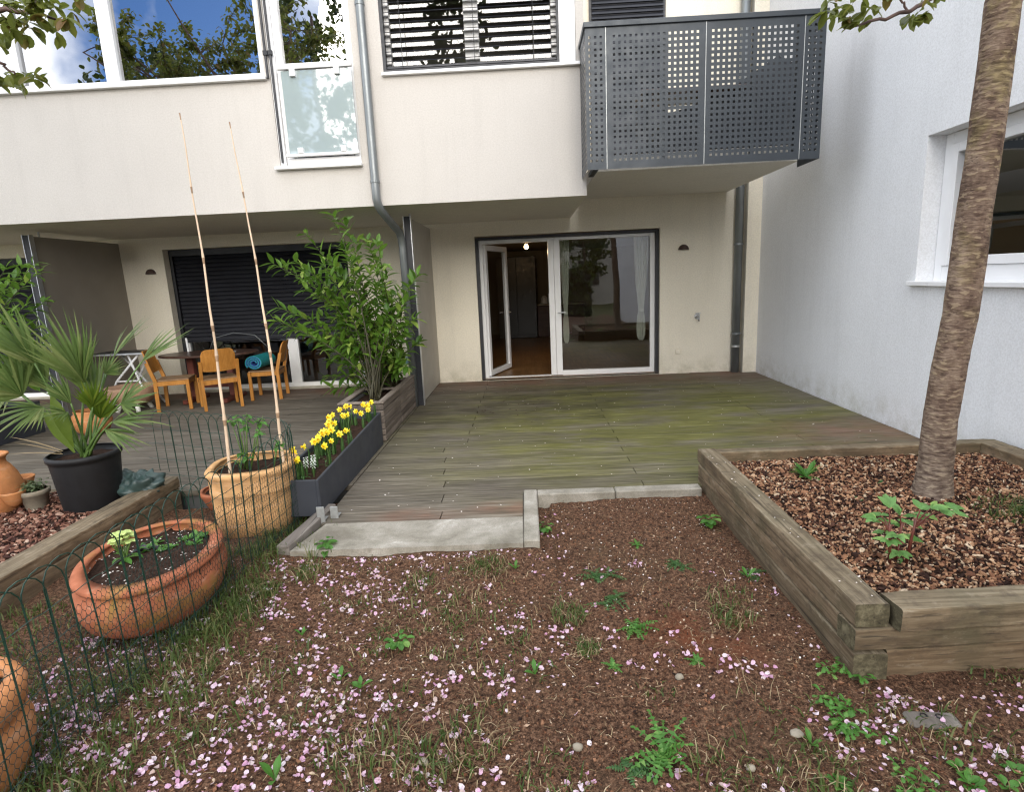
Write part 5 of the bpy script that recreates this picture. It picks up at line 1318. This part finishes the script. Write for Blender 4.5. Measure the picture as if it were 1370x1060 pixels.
# ================================================================== GROUND COVER
def blades(mb, x, y, z, n, r, L, lean=.5, w=.0035):
    for k in range(n):
        a = uni(0, 6.28); rr = r*math.sqrt(rnd()); px_, py_ = x+math.cos(a)*rr, y+math.sin(a)*rr
        b = uni(0, 6.28); l = L*uni(.5, 1.15); ln = lean*uni(.2, 1.3)
        p0 = V((px_, py_, z-.005)); p1 = p0+V((math.cos(b)*l*.35*ln, math.sin(b)*l*.35*ln, l*.55)); p2 = p0+V((math.cos(b)*l*ln, math.sin(b)*l*ln, l*(.95-.35*ln)))
        s = V((-math.sin(b), math.cos(b), 0))*w*uni(.6, 1.2)
        mb.add([p0-s, p0+s, p1+s*.8, p1-s*.8, p2], [(0, 1, 2, 3), (3, 2, 4)])
g = MB()
TUFTS = [(652, 768, 60, .09, .10), (640, 760, 40, .1, .07), (560, 782, 40, .08, .08), (615, 822, 50, .1, .08), (548, 800, 30, .1, .07), (760, 826, 70, .07, .09), (786, 868, 60, .045, .08), (520, 860, 40, .1, .07), (412, 770, 60, .06, .11), (440, 735, 30, .06, .08), (610, 1010, 60, .10, .10), (500, 1030, 60, .12, .10), (470, 1010, 50, .10, .09), (265, 895, 60, .08, .11), (355, 795, 60, .08, .11), (330, 820, 40, .10, .09), (980, 825, 80, .08, .09), (975, 800, 40, .09, .07), (690, 855, 30, .05, .05), (575, 1030, 40, .08, .1), (640, 960, 25, .08, .06), (880, 930, 18, .06, .05), (960, 1040, 40, .09, .08), (740, 1040, 30, .1, .08), (1180, 960, 50, .12, .07), (1330, 900, 35, .1, .06), (1290, 990, 60, .14, .08), (1090, 1045, 50, .1, .09), (380, 880, 40, .12, .08), (300, 960, 60, .12, .09), (420, 950, 40, .12, .07), (470, 800, 30, .12, .06), (500, 760, 25, .1, .05)]
for u, v, n, r, L in TUFTS:
    p = onz(u, v, -.075); blades(g, p.x, p.y, hgt(p.x, p.y), int(n*1.3), r*1.3, L*.8, .9)
# denser band under the wire fence and among the pots
for k in range(620):
    y = uni(1.3, 4.1); x = -1.72-.02*(3-y)+random.gauss(.02, .17)
    if x < -2.85: continue
    f = noise.noise(V((x*2.2, y*2.2, 3)))
    if f < -.1 and rnd() < .6: continue
    blades(g, x, y, hgt(x, y), 9, .05, uni(.05, .12), .8)
for k in range(420):
    x, y = uni(-2.9, -1.8), uni(.9, 2.9)
    if noise.noise(V((x*2, y*2, 3))) > -.15: blades(g, x, y, hgt(x, y), 7, .06, uni(.04, .09), .9)
for k in range(900):                                               # thin stray grass over the left half of the soil
    x, y = uni(-1.7, 2.6), uni(1.0, 3.2)
    f = noise.noise(V((x*1.6, y*1.6, 11)))+.22-.25*max(0, x)-.3*max(0, y-2.6)
    if f > uni(0, .5): blades(g, x, y, hgt(x, y), 5, .06, uni(.03, .07), 1.0)
for k in range(170):
    p = V((2.92+random.gauss(0, .17), 3.18+random.gauss(0, .085), 0)); blades(g, p.x, p.y, hb(p.x, p.y), 9, .04, .065, .9)
o = g.build('grass', M['grass']); o['kind'] = 'stuff'
g = MB()
for u, v, n, r, L in TUFTS:
    p = onz(u, v, -.075); blades(g, p.x, p.y, hgt(p.x, p.y), int(n*.7), r*1.5, L*.8, 1.4, .0022)
for k in range(900):
    x, y = uni(-2.0, 2.4), uni(1.0, 3.3)
    if (x > 1.25 and y > 2.1): continue
    f = noise.noise(V((x*1.6, y*1.6, 11)))+.25-.2*max(0, x)
    if f > uni(0, .5): blades(g, x, y, hgt(x, y), 4, .05, uni(.03, .08), 1.5, .0018)
o = g.build('dry_grass', M['straw']); o['kind'] = 'stuff'

# crumbs of earth and bark on the soil
g = MB()
def crumb(x, y, s):
    z = hgt(x, y); E = Matrix.Translation((x, y, z+s*.2)) @ Matrix.Rotation(uni(0, 6.28), 4, rvec())
    a, b, c = s*uni(.6, 1.2), s*uni(.4, .9), s*uni(.25, .6)
    g.add([E @ V(p) for p in ((a, 0, 0), (-a, 0, 0), (0, b, 0), (0, -b, 0), (0, 0, c), (0, 0, -c))], [(0, 2, 4), (2, 1, 4), (1, 3, 4), (3, 0, 4), (2, 0, 5), (1, 2, 5), (3, 1, 5), (0, 3, 5)])
n = 0
while n < 27000:
    y = .95+3.4*rnd()**1.5; x = uni(-1.9, 3.3)
    if abs(x) > .95*y+.5: continue
    if x > 1.28 and y > 2.15: continue
    if x < -.05 and y > 3.32: continue
    n += 1; crumb(x, y, uni(.0028, .0085)*(1 if rnd() < .93 else 1.8))
for k in range(7500):
    y = .95+3.4*rnd()**1.4; x = uni(-1.8, 3.2)
    if abs(x) > .95*y+.5 or (x > 1.27 and y > 2.12) or (x < -.05 and y > 3.3): continue
    if noise.noise(V((x*1.4, y*1.4, 77)))+.25 < rnd()*.6: continue
    E = Matrix.Translation((x, y, hgt(x, y)+.003)) @ Matrix.Rotation(uni(0, 6.28), 4, 'Z') @ Matrix.Rotation(random.gauss(0, .35), 4, 'X') @ Matrix.Rotation(random.gauss(0, .35), 4, 'Y')
    L = uni(.006, .016); W = L*uni(.3, .75)
    g.add([E @ V(q) for q in ((-L*.5, -W*.3, 0), (0, -W*.5, .001), (L*.5, -W*.2, 0), (L*.4, W*.4, .001), (-L*.3, W*.5, 0))], [(0, 1, 2, 3, 4)])
o = g.build('soil_crumbs', M['crumb']); o['kind'] = 'stuff'
# dry stalks
g = MB()
for k in range(4200):
    y = .95+3.2*rnd()**1.3; x = uni(-1.9, 3.0)
    if (x > 1.25 and y > 2.1) or (x < -.05 and y > 3.3): continue
    if noise.noise(V((x*1.8, y*1.8, 21))) < uni(-.5, .3): continue
    a = uni(0, 6.28); l = uni(.015, .065); z = hgt(x, y)+.006; s = V((-math.sin(a), math.cos(a), 0))*uni(.0006, .0014)
    p0, p1, p2 = V((x, y, z)), V((x+math.cos(a)*l*.5, y+math.sin(a)*l*.5, z+uni(0, .012))), V((x+math.cos(a+.3)*l, y+math.sin(a+.3)*l, z+uni(-.003, .008)))
    g.add([p0-s, p0+s, p1+s, p1-s, p2], [(0, 1, 2, 3), (3, 2, 4)])
for u, v, h in ((1010, 940, .17), (1003, 930, .2), (985, 935, .14), (880, 900, .16), (770, 905, .12), (960, 900, .14), (1030, 935, .13), (640, 860, .1), (905, 905, .12)):
    p = onz(u, v, -.07); g.tube([p, p+V((uni(-.04, .04), .02, h*.35)), p+V((uni(-.06, .06), .03, h*.6)), p+V((uni(-.10, .10), .04, h*.8))], [.0013, .0011, .0009, .0006], 4)
o = g.build('dry_stalks', M['straw']); o['kind'] = 'stuff'

# fallen cherry petals
def petal(mb, x, y, z, s, tilt=.35):
    a = uni(0, 6.28); E = Matrix.Translation((x, y, z+.003)) @ Matrix.Rotation(a, 4, 'Z') @ Matrix.Rotation(random.gauss(0, tilt), 4, 'X') @ Matrix.Rotation(random.gauss(0, tilt), 4, 'Y')
    c = s*uni(.05, .3)
    vs = [(-s*.5, 0, c), (-.15*s, -s*.34, .1*c), (.3*s, -s*.36, .5*c), (.52*s, -.10*s, c), (.42*s, 0, c*.7), (.52*s, .10*s, c), (.3*s, s*.36, .5*c), (-.15*s, s*.34, .1*c), (.1*s, 0, 0)]
    mb.add([E @ V(p) for p in vs], [(0, 1, 8), (1, 2, 8), (2, 3, 4, 8), (4, 5, 6, 8), (6, 7, 8), (7, 0, 8)])
def ok(x, y): return not ((x > 1.27 and y > 2.12) or (x < -.02 and y > 3.31) or y > 4.1)
g = MB()
def dens(x, y):
    v = .55+.75*noise.noise(V((x*1.35, y*1.35, 40)))+.5*noise.noise(V((x*4, y*4, 41)))
    v += .42*max(0, 1.9-y)-.25*max(0, y-2.4)+.02+.25*max(0, -x-.2)-.65*max(0, min(1, (x-.1)*1.1))*max(0, min(1, (y-1.9)*1.2))
    return v
n = 0; it = 0
while n < 3700 and it < 140000:
    it += 1; y = .95+3.0*rnd()**1.15; x = uni(-2.3, 2.5)
    if not ok(x, y) or dens(x, y) < uni(.25, 1.5): continue
    n += 1
    m_ = 1 if rnd() < .78 else random.randint(3, 7)
    for k in range(m_):
        xx, yy = x+random.gauss(0, .014)*(m_ > 1), y+random.gauss(0, .011)*(m_ > 1); petal(g, xx, yy, hgt(xx, yy)+.003*k, uni(.012, .026), .45)
for k in range(70):                                                # drifts along the step and the raised bed
    x = uni(-1.3, -.1); y = 3.30+random.gauss(0, .015); petal(g, x, y-.01, hgt(x, y), uni(.010, .018))
for u, v, c in ((1040, 790, 18), (1010, 770, 18), (1290, 895, 40), (1340, 940, 30), (1200, 935, 25), (1090, 850, 10), (1060, 830, 8), (960, 770, 8)):
    p = onz(u, v, -.07)
    for k in range(c):
        x, y = p.x+random.gauss(0, .06), p.y+random.gauss(0, .04)
        if ok(x, y): petal(g, x, y, hgt(x, y), uni(.011, .02))
o = g.build('fallen_petals', M['petal']); o['kind'] = 'stuff'
g = MB()
for k in range(230):
    x, y = uni(-1.4, 3.5), 3.8+5.2*rnd()**1.2
    if (x < -.05 or y > 4.4) and not (x > 1.3 and y < 4.5): petal(g, x, y, .002, uni(.009, .017), .15)
for k in range(420):
    x, y = uni(-1.0, 1.25), uni(2.2, 4.1)
    if ok(x, y): petal(g, x, y, hgt(x, y), uni(.006, .011), .3)
for k in range(26): 
    y = uni(2.2, 4.3); petal(g, uni(1.31, 1.43), y, .254, uni(.008, .014), .1)
o = g.build('fallen_petals', M['petal_pale']); o['kind'] = 'stuff'
g = MB()
for k in range(46):
    x, y = uni(-.75, .15)+.1, 7.3+random.gauss(0, .35) if rnd() < .6 else uni(8.9, 9.3)
    a = uni(0, 6.28); g.leaf((x, y, .004), (math.cos(a), math.sin(a), .1), (0, 0, 1), uni(.02, .05), uni(.012, .022), LANCE, .6, .3)
o = g.build('dead_leaves', simple('dead_leaf', (.045, .022, .013), .8, .4, 12)); o['kind'] = 'stuff'

# loose stones
def stone(u, v, r, lab, sq=.7, z=-.07):
    p = onz(u, v, z); g = MB(); nn = 14; vs = []
    for i in range(9):
        th = PI*i/8
        for k in range(nn):
            a = 2*PI*k/nn; q = V((math.sin(th)*math.cos(a), math.sin(th)*math.sin(a)*.8, math.cos(th)*sq))*r; q *= 1+.3*noise.noise(q/r*1.3+V((u, v, 0))); vs.append(q+p+V((0, 0, r*.35)))
    g.add(vs, [(i*nn+k, i*nn+(k+1) % nn, (i+1)*nn+(k+1) % nn, (i+1)*nn+k) for i in range(8) for k in range(nn)])
    tag(g.build('pebble', M['stone'], None, True), lab, 'pebble', 'pebbles on the soil')
stone(909, 908, .019, 'rounded pale pebble right of centre on the dark soil')
stone(773, 1002, .020, 'oval beige pebble near the bottom centre of the soil')
stone(567, 1022, .019, 'beige pebble among petals near the bottom edge')
stone(1004, 1030, .016, 'small pebble at the bottom edge right of the large dandelion')
stone(1066, 985, .026, 'flat pale stone left of the spreading weed in the foreground', .3)
p = onz(1245, 962, -.075)
g = MB(); M4 = Matrix.Translation((p.x, p.y, -.066)) @ Matrix.Rotation(-.1, 4, 'Z')
g.bbox(-.085, .10, -.04, .04, -.04, -.004, .012, M4); o = g.build('drain_block', M['timber_grey']); tag(o, 'half-buried weathered block with two round holes at the lower right', 'block')
for x in (-.022, .032):
    h = MB(); h.lathe([(.012, 0), (.013, .004), (.009, .005)], (0, 0, 0), 16); h.v = [tuple(M4 @ V((a+x, b+.005, c_-.0042))) for a, b, c_ in h.v]; q = h.build('hole', M['cab'], o)

# ================================================================== TREES
def leafspray(mb, p, n, L, W, droop=.5, r=.08):
    for k in range(n):
        d = rvec(); d.z = d.z*.5-droop; d.normalize(); q = V(p)+rvec()*r*rnd()
        mb.leaf(q, d, V((0, 0, 1))+rvec()*.5, L*uni(.6, 1.1), W*uni(.8, 1.1), OVAL, uni(.1, .7), .3)
def limb(pts, r0, r1, n=8):
    pts = [V(p) for p in pts]; out = []
    for i in range(len(pts)-1):
        for j in range(5): out.append(pts[i].lerp(pts[i+1], j/5)+rvec()*.008)
    out.append(pts[-1]); m = len(out); g = MB(); g.tube(out, [r0+(r1-r0)*i/(m-1) for i in range(m)], n); return g, out
# the cherry in the raised bed
TB = V((2.455, 3.43, .12))
t = thing('cherry_tree', 'cherry tree with banded bark growing in the raised timber bed', 'tree', TB)
ctr = [(1247, 670), (1251, 620), (1258, 560), (1270, 490), (1285, 420), (1304, 281), (1318, 190), (1330, 100), (1342, 0)]
P = [at(u, v, 3.43-.0004*(670-v)) for u, v in ctr]
P += [P[-1]+V((.06, -.02, .30)), P[-1]+V((.10, -.05, .62))]
hal = [.106, .091, .088, .086, .084, .079, .077, .075, .073, .072, .066]
pts, rs = [], []
for i in range(len(P)-1):
    for j in range(10): 
        f = j/10; pts.append(P[i].lerp(P[i+1], f)); rs.append(hal[i]*(1-f)+hal[i+1]*f)
pts.append(P[-1]); rs.append(hal[-1])
for i in range(3): pts[0] = pts[0]
g = MB(); g.tube(pts, rs, 28)
cen = [p for p in pts for _ in range(28)]
for i in range(len(pts)*28):
    v = V(g.v[i]); c = cen[i]; d = v-c
    k = 1+.05*noise.noise(V((d.x*14, d.y*14, v.z*3)))+.025*noise.noise(V((d.x*30, d.y*30, v.z*22)))
    if v.z < .34: k *= 1+.55*((.34-v.z)/.2)**2*(.6+.5*noise.noise(V((d.x*9, d.y*9, 2))))
    g.v[i] = tuple(c+d*k)
g.build('trunk', M['bark'], t, True)
top = pts[-1]
limbs = [[top, top+V((-.5, -.3, .9)), top+V((-1.3, -.8, 1.8))], [top, top+V((.5, -.4, .9)), top+V((1.0, -1.2, 1.7))], [top, top+V((.1, .3, 1.0)), top+V((-.1, .2, 2.2))], [P[-2], P[-2]+V((-.3, -.7, .5)), P[-2]+V((-.8, -1.6, 1.0))]]
fo = MB(); ends = []
for L_ in limbs:
    g, out = limb(L_, .055, .02); g.build('limb', M['twig'], t, True)
    for k in range(9):
        s0 = out[random.randint(3, len(out)-1)]; e = s0+V((uni(-.9, .9), uni(-1.1, .15), uni(.1, .9)))
        g, o2 = limb([s0, s0.lerp(e, .5)+V((0, 0, .12)), e], .014, .004, 5); g.build('branch', M['twig'], t)
        for q in o2[3:]:
            if q.z > 2.45+.45*q.y: leafspray(fo, q, 5, .09, .045, .4, .12)
# low twig reaching into view at the top right
tw = [P[-2]+V((-.02, -.05, .05)), at(1290, -45, 3.25), at(1262, -8, 3.1), at(1216, 15, 3.0), at(1164, 29, 2.95), at(1130, 36, 2.92)]
g, out = limb(tw, .017, .004, 7); g.build('branch', M['twig'], t, True)
tw2 = [at(1216, 15, 3.0), at(1205, -2, 3.0), at(1190, -14, 2.98)]; g, o3 = limb(tw2, .006, .003, 5); g.build('branch', M['twig'], t)
for (u, v, n) in ((1105, 18, 5), (1116, 24, 5), (1128, 30, 6), (1140, 32, 5), (1122, 12, 4), (1136, 16, 4), (1152, 20, 4), (1164, 24, 5), (1170, 10, 3), (1216, 24, 6), (1226, 26, 6), (1236, 22, 4), (1240, 6, 3), (1148, 4, 4), (1160, -6, 5), (1190, -8, 5), (1120, -6, 4), (1110, 5, 4), (1252, -6, 5), (1240, -14, 4)):
    leafspray(fo, at(u, v-4, uni(2.85, 3.05)), n, .075, .040, .5, .03)
fo.build('foliage', M['cherry_leaf'], t)
# second cherry left of the frame, one branch of it hangs into view
t = thing('cherry_tree', 'second cherry tree whose leafy branch hangs into the top left corner', 'tree', (-5.2, 1.2, -.1))
T0 = V((-5.2, 1.2, -.1))
g, out = limb([T0, T0+V((.05, .1, 1.3)), T0+V((.15, .15, 2.7)), T0+V((.1, .2, 3.6))], .13, .09, 14); g.build('trunk', M['bark'], t, True)
top = out[-1]; fo = MB()
limbs = [[top, top+V((.6, -.4, 1.0)), top+V((1.3, -1.2, 2.2))], [out[-3], out[-3]+V((.6, -.8, .8)), out[-3]+V((1.6, -2.0, 1.5))]]
for k in range(15):
    q = V((-6.5, 1.1, 6.5)); d = rvec(); q = q+V((d.x*2.3, d.y*1.4, d.z*.9)); limbs.append([top, top.lerp(q, .5)+V((0, 0, .25)), q])
for L_ in limbs:
    g, out2 = limb(L_, .045, .012); g.build('limb', M['twig'], t, True)
    for k in range(8):
        s0 = out2[random.randint(4, len(out2)-1)]; e = s0+V((uni(-1, 1), uni(-.8, .8), uni(-.3, .8)))
        g, o2 = limb([s0, s0.lerp(e, .5)+V((0, 0, .12)), e], .012, .004, 5); g.build('branch', M['twig'], t)
        for q in o2[2:]:
            if q.x < -1.05*q.y-1.4 or q.z > 2.6+.5*q.y: leafspray(fo, q, 10, .12, .06, .4, .2)
tw = [out[-4], at(-150, 60, 2.2), at(-60, 30, 2.5), at(0, 12, 2.7), at(50, 18, 2.75), at(88, 28, 2.78)]
g, o2 = limb(tw, .022, .004, 7); g.build('branch', M['twig'], t, True)
tw = [at(-60, 30, 2.5), at(-20, 70, 2.55), at(5, 85, 2.6), at(20, 100, 2.62)]
g, o2 = limb(tw, .010, .004, 6); g.build('branch', M['twig'], t, True)
for (u, v, n) in ((5, 30, 7), (12, 45, 6), (25, 30, 8), (38, 18, 8), (52, 12, 8), (60, 28, 7), (72, 12, 7), (85, 28, 6), (96, 18, 5), (104, 6, 5), (80, 48, 4), (30, 50, 5), (45, 40, 6), (20, 6, 8), (8, 10, 8), (60, 0, 7), (100, -6, 7), (112, -4, 5), (40, 0, 8), (5, 102, 6), (18, 106, 6), (32, 104, 5), (48, 106, 5), (58, 106, 4), (2, 112, 5), (3, 60, 5), (24, 112, 4)):
    leafspray(fo, at(u, v-4, uni(2.6, 2.85)), n, .075, .04, .45, .035)
fo.build('foliage', M['cherry_leaf'], t)

# trees and a house across the garden, behind the camera: they are what the windows mirror
def bigtree(x, y, h, r, lab, n=1500, low=.3):
    t = thing('garden_tree', lab, 'tree', (x, y, -.2), 'trees across the garden mirrored in the windows')
    g, out = limb([(x, y, -.2), (x+.2, y, h*.4), (x+.1, y+.1, h*.85)], .2, .05, 10); g.build('trunk', M['twig'], t, True)
    fo = MB()
    for k in range(int(n/24)):
        d = rvec(); rr = r*(.55+.45*rnd()); c = V((x, y, h*(low+.36)))+V((d.x*rr, d.y*rr, d.z*h*.36))
        for j in range(24):
            q = c+rvec()*r*.28*rnd(); d2 = rvec(); fo.leaf(q, d2, rvec(), .26, .16, (.2, 1, .9, 0), .4, .2)
    fo.build('foliage', M['hedge'], t)
bigtree(-14.0, -9.0, 10.5, 2.6, 'broad leafy tree across the garden mirrored in the wide upper window', 2600)
bigtree(-7.6, -9.5, 13.5, 1.9, 'slim leafy tree across the garden mirrored in the narrow upper window', 2600)
bigtree(3.4, -16, 5.0, 1.8, 'leafy tree across the garden mirrored in the terrace door glass', 1700)
bigtree(-20, -7, 8.0, 2.0, 'leafy tree farthest left across the garden, mirrored at the window edge', 1500)
bigtree(-2.2, -10.5, 12.5, 1.8, 'tallest leafy tree across the garden, mirrored behind the open blind', 1900)
t = thing('garden_house', 'low grey house across the garden mirrored in the glass', 'house', (0, -20, 0))
g = MB(); g.box(-9, 8, -26, -20, -.2, 5.6); g.build('wall', M['screen_light'], t)
g = MB(); g.prism([(-9.4, -26.4), (8.4, -26.4), (8.4, -19.6), (-9.4, -19.6)], 5.6, 5.9); g.build('roof', M['dark_rail'], t)
for x in (-7, -3.5, 0, 3.5):
    g = MB(); g.box(x, x+1.4, -20.04, -19.98, 1, 2.6); g.box(x, x+1.4, -20.04, -19.98, 3.6, 5.0); g.build('window', M['cab'], t)
t = thing('hedge', 'dark evergreen hedge across the garden mirrored in the terrace door glass', 'hedge', (-3, -7.5, -.2))
fo = MB()
for k in range(3200):
    x = uni(-9, 3); fo.leaf((x, -7.4+random.gauss(0, .22), uni(-.1, 2.2+.3*noise.noise(V((x, 0, 0))))), rvec(), rvec(), .22, .13, (.2, 1, .9, 0), .4, .2)
fo.build('foliage', M['hedge'], t)
g = MB(); g.box(-9, 3, -7.6, -7.5, -.2, 1.9); g.build('core', M['cab'], t)

# ================================================================== LIGHT
SUN_EL, SUN_AZ = 15, 174          # degrees; azimuth clockwise from the house side (+Y)
wd = bpy.data.worlds.new('World'); S.world = wd; wd.use_nodes = True; nt = wd.node_tree
bgn = nt.nodes['Background']
sky = nt.nodes.new('ShaderNodeTexSky'); sky.sky_type = 'NISHITA'; sky.sun_disc = False
sky.sun_elevation = math.radians(SUN_EL); sky.sun_rotation = math.radians(SUN_AZ); sky.air_density = 1.0; sky.dust_density = .6; sky.ozone_density = 1.5
tcn = N(nt, 'TexCoord'); co = tcn.outputs['Generated']
cn = noi(nt, co, 2.3, 7, .55, .3)
mask = mapr(nt, cn, .30, .44)
hd = V((-.56, -1.09, .44)).normalized()                            # an open patch of blue between the clouds
dp = N(nt, 'VectorMath', operation='DOT_PRODUCT'); nt.links.new(co, dp.inputs[0]); dp.inputs[1].default_value = hd
wob = mul(nt, mul(nt, noi(nt, co, 9, 4), .03), -.015, 'ADD')
hole = mapr(nt, mul(nt, dp.outputs['Value'], wob, 'ADD'), .986, .994, 1, 0)
mask = mul(nt, mask, hole)
ccol = ramp(nt, noi(nt, co, 4.5, 5), [(.3, (11.5, 12.6, 15.0)), (.7, (21.5, 22, 23))])
skyc = mixc(nt, mask, mixc(nt, 1.0, sky.outputs[0], (.6, .95, 1.65), 'MULTIPLY'), ccol)
nt.links.new(skyc, bgn.inputs['Color']); bgn.inputs['Strength'].default_value = .15
sd = bpy.data.lights.new('sun', 'SUN'); sd.energy = 5.0; sd.angle = math.radians(46); sd.color = (1, .93, .82)
so = bpy.data.objects.new('sun', sd); COL.objects.link(so)
el, az = math.radians(SUN_EL), math.radians(SUN_AZ)
dirv = V((math.sin(az)*math.cos(el), math.cos(az)*math.cos(el), math.sin(el)))
so.rotation_euler = dirv.to_track_quat('Z', 'Y').to_euler()

# ================================================================== CAMERA
cam = bpy.data.cameras.new('camera'); co_ = bpy.data.objects.new('camera', cam); COL.objects.link(co_)
r0 = V(RM[0]).normalized(); f0 = V(RM[2]).normalized(); d0 = f0.cross(r0).normalized(); f0 = r0.cross(d0)
rot = Matrix((r0, -d0, -f0)).transposed().to_4x4()
co_.matrix_world = Matrix.Translation((0, 0, H)) @ rot
cam.sensor_fit = 'HORIZONTAL'; cam.sensor_width = 36; cam.lens = F/1370*36; cam.clip_start = .05; cam.clip_end = 400
S.camera = co_
S.view_settings.view_transform = 'Standard'; S.view_settings.look = 'None'; S.view_settings.exposure = 0; S.view_settings.gamma = 1
S.cycles.use_denoising = True; S.cycles.filter_width = 1.25
S.cycles.max_bounces = 8; S.cycles.transparent_max_bounces = 24; S.cycles.diffuse_bounces = 4; S.cycles.caustics_reflective = False
